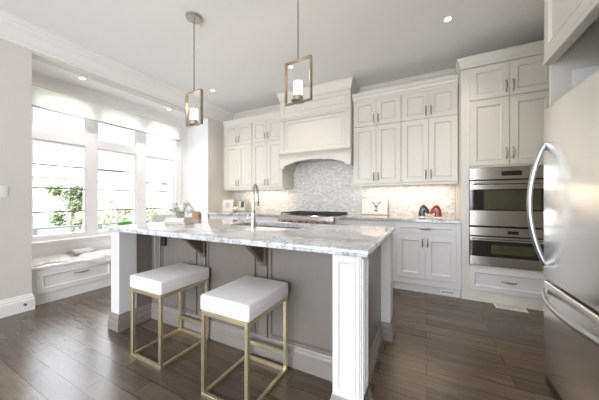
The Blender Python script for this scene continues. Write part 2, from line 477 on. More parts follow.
# casing and sill
mb = MB()
for y0, y1 in ((AY0 + 0.01, 1.16), (3.13, 3.235)):
    mb.box(XW, XW + 0.022, y0, y1, 0.56, 2.62); 
mb.box(XW, XW + 0.022, 1.16, 3.13, 2.56, 2.62)
mb.box(XW, XW + 0.03, 3.215, 3.235, 0.56, 2.62)
struct('trim_window_casing', mb, m_trim)
mb = MB(); mb.prism([(XW - 0.05, 0.615), (XW + 0.08, 0.615), (XW + 0.088, 0.622), (XW + 0.088, 0.636), (XW + 0.08, 0.642), (XW - 0.05, 0.642)], 'y', AY0 + 0.01, AY1 - 0.012)
mb2 = MB()
def y_prism(m, poly, y0, y1): m.loft([[(p, y0, q) for p, q in poly], [(p, y1, q) for p, q in poly]])
y_prism(mb2, [(XW - 0.008, 0.615), (XW + 0.085, 0.615), (XW + 0.092, 0.622), (XW + 0.092, 0.634), (XW + 0.085, 0.640), (XW - 0.008, 0.640)], AY0 + 0.005, AY1 - 0.01)
y_prism(mb2, [(XW, 0.56), (XW + 0.018, 0.56), (XW + 0.022, 0.60), (XW + 0.022, 0.615), (XW, 0.615)], AY0 + 0.01, AY1 - 0.01)
mb.bm.free()
struct('trim_window_sill', mb2, m_trim)

# roller blind
rb = thing('roller_blind', 'translucent white roller blind rolled low at the top of the wide window', 'blind', (XW, 2.14, 2.5))
m = MB(); m.box(0.075, 0.077, -1.02, 1.045, -0.215, 0.02); m.build('fabric', m_blind, rb, smooth=False)
m = MB(); m.box(0.069, 0.083, -1.02, 1.045, -0.235, -0.212, 0.004); m.build('bottom_bar', M('blind_bar', (0.45, 0.45, 0.44), 0.4), rb)
m = MB(); m.box(0.0, 0.10, -1.04, 1.06, 0.02, 0.065, 0.008); m.build('cassette', m_trim, rb)

# ------------------------------------------------------------------ cabinet helpers (local: front faces -Y, x to the right)
def door(parent, x0, x1, z0, z1, mat, name='door', fw=0.058, t=0.020, y=0.0, bead=True):
    m = MB()
    pr = [(0.0, y), (0.0, y - t + 0.002), (0.002, y - t), (fw, y - t)]
    if bead: pr += [(fw + 0.003, y - t - 0.004), (fw + 0.009, y - t - 0.004), (fw + 0.013, y - t + 0.002), (fw + 0.022, y - t + 0.010)]
    else: pr += [(fw + 0.002, y - t + 0.008)]
    m.frontrects(x0, x1, z0, z1, pr)
    return m.build(name, mat, parent, ang=15)

def pull(parent, x, z, y=-0.020, L=0.115, vertical=True, mat=None):
    pts = []; rad = []
    for k in range(9):
        t = k / 8 * 2 - 1
        pts.append((t * L / 2, -0.026 * (1 - t ** 4) - 0.002)); rad.append(0.0048 + 0.0040 * (1 - t * t))
    P = [((x, y + d, z + a) if vertical else (x + a, y + d, z)) for a, d in pts]
    m = MB(); m.tube(P, rad, 8)
    for sgn in (-1, 1):
        c = (x, y - 0.003, z + sgn * L / 2) if vertical else (x + sgn * L / 2, y - 0.003, z)
        m.sphere(c, 0.0085, 8, 6)
    return m.build('handle', mat or m_nickel, parent)

GAP = 0.004
def doors_row(par, x0, x1, n, z0, z1, mat, hz, hside=None, fw=0.058):
    w = (x1 - x0) / n
    for k in range(n):
        a, b = x0 + k * w + GAP / 2, x0 + (k + 1) * w - GAP / 2
        d = door(par, a, b, z0 + GAP / 2, z1 - GAP / 2, mat, fw=fw)
        pull(d, (b - 0.028) if k % 2 == 0 else (a + 0.028), hz)

CABCROWN = [(0, -0.115), (0.010, -0.115), (0.012, -0.085), (0.022, -0.075), (0.030, -0.050), (0.050, -0.025), (0.054, -0.008), (0.062, -0.006), (0.062, 0.0), (0, 0)]

def upper_cabinet(label, x0, x1, yf, zb, zs, zt, ztop, mat, rail=True):
    w = x1 - x0
    t = thing('wall_cabinet', label, 'cabinet', (x0, yf, zb), 0, 'wall cabinets')
    m = MB(); m.box(0, w, 0.0, YB - 0.015 - yf, 0.0, ztop - zb - 0.004)
    m.build('carcass', mat, t, smooth=False)
    m = MB(); m.box(0, w, -0.012, 0.03, -0.028, -0.0005, 0.003); m.build('light_rail', mat, t)
    h1, h2 = zs - zb, zt - zb
    doors_row(t, 0.004, w - 0.004, 2, 0.006, h1, mat, 0.105)
    doors_row(t, 0.004, w - 0.004, 2, h1 + 0.004, h2, mat, h1 + 0.105)
    return t

YU = 3.72
ZU0, ZU1, ZU2, ZU3 = 1.385, 2.232, 2.615, 2.715
upper_cabinet('cream wall cabinet in the corner by the window, above the two small frames', -3.555, -2.890, YU, ZU0 - 0.02, ZU1 - 0.03, ZU2 - 0.02, ZU3 - 0.025, m_cab)
upper_cabinet('cream wall cabinet touching the left side of the range hood', -2.888, -2.222, YU, ZU0 - 0.02, ZU1 - 0.03, ZU2 - 0.02, ZU3 - 0.025, m_cab)
upper_cabinet('cream wall cabinet beside the range hood, above the framed deer print', -0.985, -0.312, YU, ZU0, ZU1, ZU2, ZU3, m_cab)
upper_cabinet('cream wall cabinet next to the oven tower, above the horse head bookends', -0.310, 0.357, YU, ZU0, ZU1, ZU2, ZU3, m_cab)
m = MB(); m.box(XL + 0.001, -3.557, YU + 0.10, YU + 0.12, ZU0 - 0.02, ZU3 - 0.03); struct('trim_filler', m, m_cab)
crown('trim_cabinet_crown_left', [(-3.555, YB - 0.13, -1, 0), (-3.555, YU - 0.02, -1, -1), (-2.222, YU - 0.02, 0, -1)], ZU3 - 0.022, [(o * 0.6, h) for o, h in CABCROWN], m_cab)
crown('trim_cabinet_crown_right', [(-0.985, YU - 0.02, 0, -1), (0.357, YU - 0.02, 0, -1)], ZU3 + 0.003, CABCROWN, m_cab)

# ------------------------------------------------------------------ range hood
HX0, HX1, HY = -2.212, -0.995, 3.59
hood = thing('range_hood', 'large cream mantel range hood with panelled front over the stainless range', 'range hood', ((HX0 + HX1) / 2, HY, 1.68))
hw = (HX1 - HX0) / 2
hd = YB - 0.015 - HY
Z = lambda z: z - 1.68
# valance with arch
m = MB()
N = 24
top = Z(1.885)
ar = []
for k in range(N + 1):
    t = -1 + 2 * k / N
    ar.append((t * (hw - 0.085), Z(1.68) + 0.035 + 0.088 * (1 - abs(t) ** 2.4)))
poly = [(-hw, 0.0), (-hw + 0.085, 0.0)] + ar + [(hw - 0.085, 0.0), (hw, 0.0)]
for k in range(len(poly) - 1):
    (xa, za), (xb, zb) = poly[k], poly[k + 1]
    if abs(xa - xb) < 1e-6: continue
    m.loft([[(xa, 0, za), (xb, 0, zb), (xb, 0, top), (xa, 0, top)], [(xa, 0.045, za), (xb, 0.045, zb), (xb, 0.045, top), (xa, 0.045, top)]])
bmesh.ops.remove_doubles(m.bm, verts=m.bm.verts, dist=1e-5)
m.build('valance', m_cab, hood, ang=40)
for sx, nm in ((-hw, 'side_panel'), (hw - 0.03, 'side_panel')):
    MB().box(sx, sx + 0.03, 0.045, hd, 0.0, Z(1.885)).build(nm, m_cab, hood, smooth=False)
m = MB(); m.box(-hw, hw, 0.02, hd, Z(1.885), Z(2.93)); m.build('chimney_body', m_cab, hood, smooth=False)
m = MB(); m.sweep([(0, Z(1.868)), (0.014, Z(1.868)), (0.020, Z(1.885)), (0.040, Z(1.905)), (0.052, Z(1.915)), (0.056, Z(1.938)), (0.0, Z(1.945))], [(-hw + 0.002, 0.0, -0.15, -1), (hw - 0.002, 0.0, 0.15, -1)])
m.build('mantel_shelf', m_cab, hood, ang=20)
# pilasters and main panel
for a, b in ((-hw, -hw + 0.085), (hw - 0.085, hw)):
    m = MB(); m.frontrects(a, b, Z(1.945), Z(2.47), [(0, 0.02), (0, -0.004), (0.002, -0.006), (0.016, -0.006), (0.020, -0.002), (0.024, -0.006)])
    m.build('pilaster', m_cab, hood, ang=15)
door(hood, -hw + 0.088, hw - 0.088, Z(1.95), Z(2.46), m_cab, name='front_panel', fw=0.035, y=0.022)
m = MB(); m.sweep([(0, Z(2.47)), (0.016, Z(2.47)), (0.018, Z(2.49)), (0.028, Z(2.50)), (0.028, Z(2.52)), (0.0, Z(2.525))], [(-hw, 0.01, 0, -1), (hw, 0.01, 0, -1)])
m.build('band_moulding', m_cab, hood, ang=20)
door(hood, -hw + 0.01, hw - 0.01, Z(2.53), Z(2.79), m_cab, name='frieze_panel', fw=0.055, y=0.022)
m = MB(); m.sweep([(o * 0.75, Z(2.945) + h * 1.3) for o, h in CABCROWN], [(-hw, hd - 0.13, -1, 0), (-hw, 0.012, -1, -1), (hw, 0.012, 1, -1), (hw, hd - 0.13, 1, 0)])
m.build('crown', m_cab, hood, ang=20)
m = MB(); m.box(-hw + 0.032, hw - 0.032, 0.05, hd, 0.150, 0.180); m.build('liner', m_steel, hood, smooth=False)
for x in (-0.30, 0.13):
    m = MB(); m.lathe([(0.035, 0.0), (0.035, 0.008), (0.028, 0.008)], (x, 0.16, 0.141), 16); d = m.build('hood_light', m_lamp, hood)
    lamp('hood_spot', 'SPOT', hood, (x, 0.16, 0.135), HOOD_W, (1, 0.93, 0.82), spot_size=2.2, spot_blend=0.8, shadow_soft_size=0.03)

# ------------------------------------------------------------------ backsplash
m = MB()
m.box(XL + 0.003, HX0, YB - 0.012, YB, CT, ZU0 - 0.02); m.box(HX0, HX1, YB - 0.012, YB, CT, 1.84); m.box(HX1, 0.36, YB - 0.012, YB, CT, ZU0)
struct('wall_backsplash', m, m_mosaic)

# ------------------------------------------------------------------ base cabinets
YBF = 3.42
def base_cabinet(label, x0, x1, doors=2, drawer=True, mat=m_cabw, handles=True):
    w = x1 - x0
    t = thing('base_cabinet', label, 'cabinet', (x0, YBF, 0), 0, 'base cabinets')
    MB().box(0, w, 0.0, YB - 0.015 - YBF, 0.10, 0.872).build('carcass', mat, t, smooth=False)
    MB().box(0, w, 0.025, 0.06, 0.0, 0.10).build('toe_board', mat, t, smooth=False)
    m = MB(); m.box(0, w, -0.008, 0.024, 0.10, 0.165, 0.003); m.build('bottom_rail', mat, t)
    s = 0.045
    if drawer:
        d = door(t, s, w - s, 0.737, 0.845, mat, 'drawer', fw=0.030)
        if handles: pull(d, w / 2, 0.791, vertical=False, L=0.11)
        zt = 0.722
    else: zt = 0.85
    n = doors; ww = (w - 2 * s) / n
    for k in range(n):
        a, b = s + k * ww + 0.003, s + (k + 1) * ww - 0.003
        d = door(t, a, b, 0.185, zt - 0.012, mat, fw=0.052)
        pull(d, (b - 0.026) if (k % 2 == 0 and n > 1) else (a + 0.026), zt - 0.10, L=0.09)
    MB().box(0, s - 0.002, -0.006, 0.0, 0.165, 0.872).build('face_stile', mat, t, smooth=False)
    MB().box(w - s + 0.002, w, -0.006, 0, 0.165, 0.872).build('face_stile', mat, t, smooth=False)
    return t
base_cabinet('white base cabinet with drawer and two doors beside the oven tower', -0.385, 0.357)
base_cabinet('white base cabinet half hidden behind the island counter, under the deer print', -1.030, -0.387)
base_cabinet('narrow pale cabinet squeezed against the right side of the range', -1.170, -1.032, 1, True, m_cab, handles=False)
base_cabinet('white base cabinet beside the left side of the range', -2.885, -2.105)
base_cabinet('white base cabinet in the corner under the two small frames', -3.665, -2.887)
m = MB()
def counter(name, label, x0, x1):
    m = MB()
    y0, y1 = YBF - 0.04, YB - 0.014
    m.rects([(x0, x1, y0 + 0.006, y1, CT - 0.040), (x0, x1, y0, y1, CT - 0.034), (x0, x1, y0, y1, CT - 0.006), (x0, x1, y0 + 0.006, y1, CT)])
    return tag(m.build(name, m_cnt, None, smooth=False), label, 'countertop', 'perimeter countertops')
counter('countertop', 'speckled grey stone countertop carrying the framed deer print and bookends', -1.172, 0.358)
counter('countertop', 'speckled grey stone countertop between the corner wall and the range', XL + 0.004, -2.103)

# ------------------------------------------------------------------ range
rg = thing('gas_range', 'stainless gas range with red knobs and black grates under the hood', 'range', (-1.637, 3.36, 0))
rw = 0.462
MB().box(-rw, rw, 0.03, YB - 0.02 - 3.36, 0.10, 0.905, 0.004).build('body', m_steel, rg)
m = MB(); m.prism([(0.03, 0.745), (0.0, 0.765), (-0.012, 0.885), (-0.004, 0.905), (0.012, 0.915), (0.04, 0.915), (0.04, 0.745)], 'x', -rw, rw)
m.build('control_panel', m_steel, rg)
m = MB(); m.box(-rw + 0.01, rw - 0.01, 0.005, 0.03, 0.18, 0.735, 0.004); od = m.build('oven_door', m_steel, rg)
m = MB(); m.tube([(-rw + 0.05, -0.035, 0.68), (rw - 0.05, -0.035, 0.68)], 0.012); m.build('handle', m_chrome, od)
MB().box(-rw + 0.12, rw - 0.12, 0.0, 0.006, 0.30, 0.60, 0.002).build('window', m_ovenglass, od)
for x in (-0.36, -0.24, -0.07, 0.05, 0.22, 0.34):
    m = MB(); m.tube([(x, 0.0, 0.822), (x, -0.018, 0.820)], 0.023, 16); k = m.build('knob_bezel', m_chrome, rg)
    m = MB(); m.tube([(x, -0.018, 0.820), (x, -0.05, 0.818)], [0.017, 0.015], 16); m.build('knob', m_red, k)
MB().box(-rw + 0.015, rw - 0.015, 0.05, 0.68, 0.905, 0.918, 0.003).build('cooktop', m_black, rg)
for gx in (-0.30, 0.0, 0.30):
    m = MB()
    for x in (-0.14, 0.14): m.box(gx + x - 0.007, gx + x + 0.007, 0.06, 0.66, 0.935, 0.952)
    for y in (0.06, 0.21, 0.36, 0.51, 0.646): m.box(gx - 0.147, gx + 0.147, y, y + 0.014, 0.935, 0.952)
    for x in (-0.05, 0.05): m.box(gx + x - 0.006, gx + x + 0.006, 0.06, 0.66, 0.938, 0.952)
    for x in (-0.14, 0.14):
        for y in (0.06, 0.646): m.box(gx + x - 0.008, gx + x + 0.008, y, y + 0.014, 0.916, 0.936)
    m.build('grate', m_iron, rg, smooth=False)
    for y in (0.21, 0.51):
        m = MB(); m.lathe([(0.05, 0.0), (0.05, 0.008), (0.032, 0.012), (0.030, 0.018), (0.0, 0.018)], (gx, y + 0.007, 0.917), 16); m.build('burner', m_iron, rg)
m = MB(); m.box(-rw, rw, 0.685, 0.715, 0.905, 0.945, 0.003); m.build('back_guard', m_steel, rg)

# ------------------------------------------------------------------ oven tower
TX0, TX1, TY = 0.362, 1.178, 3.44
tw = TX1 - TX0
tower = thing('oven_tower', 'tall cream and white cabinet tower that holds the two built-in ovens', 'cabinet', (TX0, TY, 0))
td = YB - 0.004 - TY
m = MB()
m.box(0, 0.075, 0, td, 0.0, 1.515); m.box(tw - 0.075, tw, 0, td, 0, 1.515)
m.box(0.0, tw, 0, td, 1.515, 2.70); m.box(0.075, tw - 0.075, 0, td, 0.06, 0.405); m.box(0.075, tw - 0.075, td - 0.02, td, 0.405, 1.515)
m.box(0, tw, -0.004, 0.0, 0.0, 0.105)
m.build('carcass', m_cab, tower, smooth=False)
doors_row(tower, 0.075, tw - 0.012, 2, 1.535, 2.272, m_cab, 1.66)
doors_row(tower, 0.075, tw - 0.012, 2, 2.282, 2.655, m_cab, 2.39)
d = door(tower, 0.075, tw - 0.02, 0.125, 0.385, m_cabw, 'drawer', fw=0.045)
pull(d, 0.075 + (tw - 0.095) / 2, 0.255, vertical=False, L=0.12)
m = MB(); m.sweep([(o * 0.8, 2.775 + h * 1.0) for o, h in CABCROWN], [(0, 0.185, -1, 0), (0, -0.02, -1, -1), (XR - TX0 - 0.01, -0.02, 0, -1)])
m.build('crown', m_cab, tower, ang=20)
m = MB(); m.box(tw, XR - TX0 - 0.002, 0.0, 0.03, 0.0, 2.70); m.build('side_filler', m_cab, tower, smooth=False)

def oven(name, label, z0, z1, ctrl, glass, win, disp):
    t = thing(name, label, 'oven', (TX0 + 0.078, TY, z0))
    w = tw - 0.156; h = z1 - z0
    MB().box(0.01, w - 0.01, 0.0, 0.5, 0.01, h - 0.01).build('body', m_black, t, smooth=False)
    MB().box(0, w, -0.022, 0.0, h - ctrl, h, 0.003).build('control_panel', m_steel, t)
    a, b = disp
    MB().box(w * a, w * b, -0.0245, -0.021, h - ctrl * 0.72, h - ctrl * 0.35, 0.001).build('display', m_black, t)
    m = MB(); m.box(0, w, -0.028, 0.0, 0.006, h - ctrl - 0.012, 0.004); dr = m.build('door', m_steel, t)
    g0, g1 = glass
    MB().box(0.004, w - 0.004, -0.0305, -0.027, g0, g1, 0.001).build('glass', m_ovenglass, dr)
    x0, x1, q0, q1 = win
    MB().box(w * x0, w * x1, -0.0318, -0.030, q0, q1, 0.0005).build('window', m_ovenwin, dr)
    zh = h - ctrl - 0.045
    m = MB(); m.tube([(0.03, -0.066, zh), (w - 0.03, -0.066, zh)], 0.010, 12)
    for x in (0.06, w - 0.06): m.tube([(x, -0.028, zh), (x, -0.066, zh)], 0.007, 8)
    m.build('handle', m_chrome, dr)
    return t
oven('wall_oven', 'larger built-in steel wall oven, upper of the two in the tower', 0.855, 1.512, 0.135, (0.175, 0.415), (0.2, 0.93, 0.19, 0.40), (0.44, 0.70))
oven('speed_oven', 'smaller built-in steel oven, lower of the two above the white drawer', 0.408, 0.845, 0.095, (0.11, 0.285), (0.30, 0.86, 0.145, 0.245), (0.52, 0.66))

# ------------------------------------------------------------------ fridge and its surround
FX = 0.650
FY1 = 2.075; FW = 0.91
fr = thing('refrigerator', 'stainless steel fridge with bottom freezer and bowed handles at the right', 'refrigerator', (FX, FY1, 0), -PI / 2)
# local: x runs from far edge towards camera, front faces -Y(local) => -X(world)
MB().box(0.004, FW - 0.004, 0.07, 0.74, 0.03, 1.69, 0.006).build('cabinet_body', m_black, fr)
m = MB(); m.box(0, FW, 0.0, 0.065, 0.668, 1.712, 0.010, 3); dr = m.build('fridge_door', m_fridge, fr)
m = MB(); m.box(0, FW, 0.0, 0.065, 0.075, 0.652, 0.010, 3); fz = m.build('freezer_drawer', m_fridge, fr)
def bow(par, p0, p1, out, r=0.013):
    p0, p1 = Vector(p0), Vector(p1); pts = []
    for k in range(25):
        t = k / 24; b = out * (math.sin(PI * t) ** 0.75)
        q = p0.lerp(p1, t); pts.append((q.x, q.y - b, q.z))
    m = MB(); m.tube(pts, [0.016 - 0.002 * math.sin(PI * k / 24) for k in range(25)], 12)
    return m.build('handle', m_handle, par)
bow(dr, (0.03, 0.004, 0.755), (0.03, 0.004, 1.500), 0.078)
bow(fz, (0.035, 0.004, 0.597), (FW - 0.035, 0.004, 0.597), 0.085)
MB().box(0.002, FW - 0.002, 0.010, 0.10, 0.012, 0.074, 0.003).build('base_grille', m_black, fr)
for x in (0.05, FW - 0.08):
    m = MB(); m.lathe([(0.022, 0.0), (0.022, 0.02)], (x + 0.015, 0.05, 0.0), 12); m.build('foot', m_black, fr)
# surround
fp = thing('fridge_end_panel', 'tall cream end panel at the far side of the refrigerator', 'panel', (FX + 0.035, FY1 + 0.003, 0), -PI / 2)
# local x towards the camera(-y world); panel is thin in local x
MB().box(-0.020, 0.0, 0.02, XR - FX - 0.039, 0.0, 2.93).build('board', m_cab, fp, smooth=False)
MB().box(-0.021, 0.0, 0.0, 0.02, 0.0, 2.93, 0.002).build('front_stile', m_cab, fp)
MB().box(0.0, 0.008, 0.10, 0.34, 1.72, 1.93).build('inner_cleat', m_white_wall, fp, smooth=False)
fc = thing('fridge_top_cabinet', 'cream panelled cabinet mounted high above the stainless refrigerator', 'cabinet', (FX + 0.02, FY1 - 0.008, 1.985), -PI / 2)
MB().box(0.0, 0.98, 0.0, XR - FX - 0.03, 0.20, 0.96).build('carcass', m_cab, fc, smooth=False)
MB().box(0.0, 0.98, -0.024, 0.03, 0.0, 0.03, 0.003).build('bottom_rail', m_cab, fc)
MB().box(0.0, 0.98, 0.0, 0.02, 0.03, 0.20).build('apron', m_cab, fc, smooth=False)
for a, b in ((0.006, 0.488), (0.492, 0.974)):
    d = door(fc, a, b, 0.035, 0.60, m_cab)
    pull(d, (b - 0.03) if a < 0.1 else (a + 0.03), 0.36)
m = MB(); m.sweep([(o * 1.4, 0.96 + h * 2.6) for o, h in CABCROWN], [(0, -0.0, 0, -1), (0.98, -0.0, 0, -1)])
m.build('crown', m_cab, fc, ang=20)
fn = thing('fridge_end_panel', 'tall cream end panel at the near side of the refrigerator', 'panel', (FX - 0.005, FY1 - FW - 0.085, 0), -PI / 2)
MB().box(0.0, 0.03, 0.02, XR - FX - 0.002, 0.0, 2.93).build('board', m_cab, fn, smooth=False)

# ------------------------------------------------------------------ island
isl = thing('kitchen_island', 'large taupe kitchen island with white corner posts under a pale stone top', 'island', (-1.40, 1.75, 0))
ox, oy = 1.40, -1.75
def IB(mb_args, name, mat, **k):
    m = MB()
    for (x0, x1, y0, y1, z0, z1, bv) in mb_args: m.box(x0 + ox, x1 + ox, y0 + oy, y1 + oy, z0, z1, bv)
    return m.build(name, mat, isl, **k)
ZT = 0.872
# body as panels round an open sink bay
IB([(-2.40, -0.335, 1.5080, 1.5280, 0.0, ZT, 0)], 'front_panel', m_taupe, smooth=False)
IB([(-0.375, -0.335, 1.5280, 2.14, 0.0, ZT, 0), (-0.42, -0.335, 1.36, 1.5280, 0.0, ZT, 0)], 'side_panel', m_taupe, smooth=False)
IB([(-2.525, -2.402, 1.366, 2.28, 0.0, ZT, 0)], 'side_panel', m_taupe, smooth=False)
IB([(-2.40, -0.375, 2.26, 2.28, 0.0, ZT, 0)], 'back_panel', m_cabw, smooth=False)
# pilaster strips on the front panel with grooves
for a, b in ((-2.345, -2.255), (-1.745, -1.655), (-1.120, -1.030)):
    m = MB(); m.frontrects(a + ox, b + ox, 0.15, ZT, [(0, 1.5080 + oy), (0.0, 1.4960 + oy), (0.006, 1.4920 + oy), (0.012, 1.4960 + oy), (0.014, 1.4980 + oy)])
    m.build('stile', m_taupe, isl, ang=15)
for a, b in ((-2.235, -1.765), (-1.635, -1.140), (-1.010, -0.455)):
    m = MB(); m.frontrects(a + ox, b + ox, 0.165, 0.86, [(0, 1.5090 + oy), (0.0, 1.4960 + oy), (0.004, 1.4920 + oy), (0.014, 1.4920 + oy), (0.018, 1.5020 + oy), (0.022, 1.5065 + oy)])
    m.build('field_panel', m_taupe, isl, ang=15)
# posts
def post(x0, x1, y0, y1, faces):
    m = MB(); m.box(x0 + ox, x1 + ox, y0 + oy, y1 + oy, 0.0, ZT, 0.002)
    p = m.build('post', m_cabw, isl)
    X0, X1, Y0, Y1 = x0 + ox, x1 + ox, y0 + oy, y1 + oy
    i0 = 0.022
    if 'f' in faces:
        m = MB(); m.frontrects(X0 + 0.008, X1 - 0.008, 0.16, ZT - 0.012, [(0, Y0 + 0.001), (0, Y0 - 0.008), (0.016, Y0 - 0.008), (0.020, Y0 - 0.012), (0.026, Y0 - 0.012), (0.034, Y0 - 0.002)]); m.build('post_panel', m_cabw, p, ang=15)
    def sidep(xs, sg):
        m = MB(); L = []
        for i, d in [(0, -0.001), (0, 0.008), (0.016, 0.008), (0.020, 0.012), (0.026, 0.012), (0.034, 0.002)]:
            a0, a1, b0, b1 = Y0 + 0.008 + i, Y1 - 0.008 - i, 0.16 + i, ZT - 0.012 - i
            L.append([(xs + sg * d, a0, b0), (xs + sg * d, a1, b0), (xs + sg * d, a1, b1), (xs + sg * d, a0, b1)])
        m.loft(L); m.build('post_panel', m_cabw, p, ang=15)
    if 'r' in faces: sidep(X1, 1)
    return p
post(-2.530, -2.400, 1.215, 1.365, '')
post(-0.435, -0.285, 1.225, 1.360, 'fr')
post(-0.375, -0.262, 2.14, 2.30, '')
post(-2.530, -2.400, 2.282, 2.30, '')
# base mouldings
IBASE = [(0, 0), (0.016, 0), (0.016, 0.075), (0.010, 0.082), (0.010, 0.112), (0.006, 0.122), (0.004, 0.138), (0, 0.145)]
def ibase(path, mat, closed=False):
    m = MB(); m.sweep([(o, z + 0.0005) for o, z in IBASE], [(x + ox, y + oy, nx, ny) for x, y, nx, ny in path])
    m.build('base_moulding', mat, isl, ang=20)
ibase([(-2.531, 2.28, -1, 0), (-2.531, 1.214, -1, -1), (-2.399, 1.214, 1, -1), (-2.399, 1.507, 1, -1), (-0.436, 1.507, -1, -1), (-0.436, 1.224, -1, -1), (-0.272, 1.224, 1, -1), (-0.272, 1.361, 1, 1), (-0.334, 1.361, 1, 1), (-0.334, 2.139, 1, -1), (-0.261, 2.139, 1, -1), (-0.261, 2.30, 1, 0)], m_taupe2)
# corbels
for cx in (-1.690, -1.072):
    m = MB()
    pl = [(1.491, ZT - 0.002), (1.300, ZT - 0.002), (1.300, ZT - 0.014), (1.335, ZT - 0.045), (1.38, ZT - 0.085), (1.445, ZT - 0.140), (1.491, ZT - 0.185)]
    m.prism([(p + oy, q) for p, q in pl], 'x', cx - 0.02 + ox, cx + 0.02 + ox)
    m.box(cx - 0.012 + ox, cx + 0.042 + ox, 1.480 + oy, 1.492 + oy, ZT - 0.20, ZT - 0.002, 0.002)
    c = m.build('corbel', m_corbel, isl, smooth=False); c['label'] = 'dark brown triangular corbel under the overhang'

# island counter with sink cut-out, stepped ogee edge
m = MB()
X0, X1, Y0, Y1 = -2.560, -0.245, 1.185, 2.335
SX0, SX1, SY0, SY1 = -1.68, -0.93, 1.80, 2.20
def R(i, z): return (X0 + i, X1 - i, Y0 + i, Y1 - i, z)
def H(z): return (SX0, SX1, SY0, SY1, z)
m.rects([H(ZT + 0.002), R(0.012, ZT + 0.002), R(0.008, ZT + 0.004), R(0.004, ZT + 0.010), R(0.004, ZT + 0.018), R(0.0, ZT + 0.021), R(0.0, CT - 0.012), R(0.002, CT - 0.006), R(0.008, CT - 0.003), R(0.018, CT), H(CT)], ring=True)
tag(m.build('island_countertop', m_isl, None, ang=25), 'polished white and grey veined stone slab on top of the island', 'countertop')

# sink
sk = thing('sink', 'undermount steel sink set into the island slab behind the faucet', 'sink', ((SX0 + SX1) / 2, 2.0, 0.65))
a, b = (SX1 - SX0) / 2, 0.20
m = MB()
zt = ZT + 0.0005 - 0.65
m.rects([(-a - 0.02, a + 0.02, -b - 0.02, b + 0.02, zt), (-a - 0.003, a + 0.003, -b - 0.003, b + 0.003, zt), (-a + 0.01, a - 0.01, -b + 0.01, b - 0.01, 0.02), (-a + 0.03, a - 0.03, -b + 0.03, b - 0.03, 0.0)], caps=(False, True))
m.build('basin', m_sink, sk)
m = MB(); m.box(-0.012, 0.012, -b + 0.012, b - 0.012, 0.0, 0.19, 0.004); m.build('divider', m_sink, sk)
m = MB(); m.lathe([(0.045, 0.0), (0.045, 0.004), (0.03, 0.002), (0.0, 0.002)], (-0.18, 0, 0.001), 16); m.build('drain', m_chrome, sk)

# faucet
fc_ = thing('faucet', 'tall steel gooseneck faucet standing on the island before the sink', 'faucet', (-1.325, 1.715, CT), math.radians(18))
m = MB(); m.lathe([(0.030, 0.0), (0.030, 0.006), (0.024, 0.012), (0.022, 0.05), (0.021, 0.13), (0.016, 0.145), (0.0, 0.147)], (0, 0, 0), 20); m.build('body', m_chrome, fc_)
pts = [(0, 0, 0.14), (0, 0, 0.22), (0, 0, 0.285)]
for k in range(1, 13):
    t = PI * k / 12
    pts.append((0, 0.055 - 0.055 * math.cos(t), 0.285 + 0.085 * math.sin(t)))
pts.append((0, 0.112, 0.265))
m = MB(); m.tube(pts, 0.0125, 14); m.build('spout', m_chrome, fc_)
m = MB(); m.tube([(0, 0.112, 0.270), (0, 0.115, 0.24), (0, 0.118, 0.19), (0, 0.118, 0.182)], [0.014, 0.0165, 0.0175, 0.014], 14); m.build('spray_head', m_chrome, fc_)
m = MB(); m.tube([(-0.018, 0, 0.085), (-0.05, 0, 0.085)], 0.015, 14); m.tube([(-0.045, 0, 0.088), (-0.05, -0.01, 0.12), (-0.055, -0.025, 0.15)], [0.008, 0.006, 0.005], 10); m.build('lever', m_chrome, fc_)

# outlet under the overhang
ob = thing('outlet_box', 'black outlet box under the counter overhang at the far left of the island', 'outlet', (-2.185, 1.4915, 0.72))
MB().box(-0.022, 0.022, -0.022, 0.0, 0.0, 0.135, 0.004).build('box', m_dark, ob)
MB().box(-0.014, 0.014, -0.024, -0.021, 0.03, 0.105, 0.002).build('socket_face', m_black, ob)

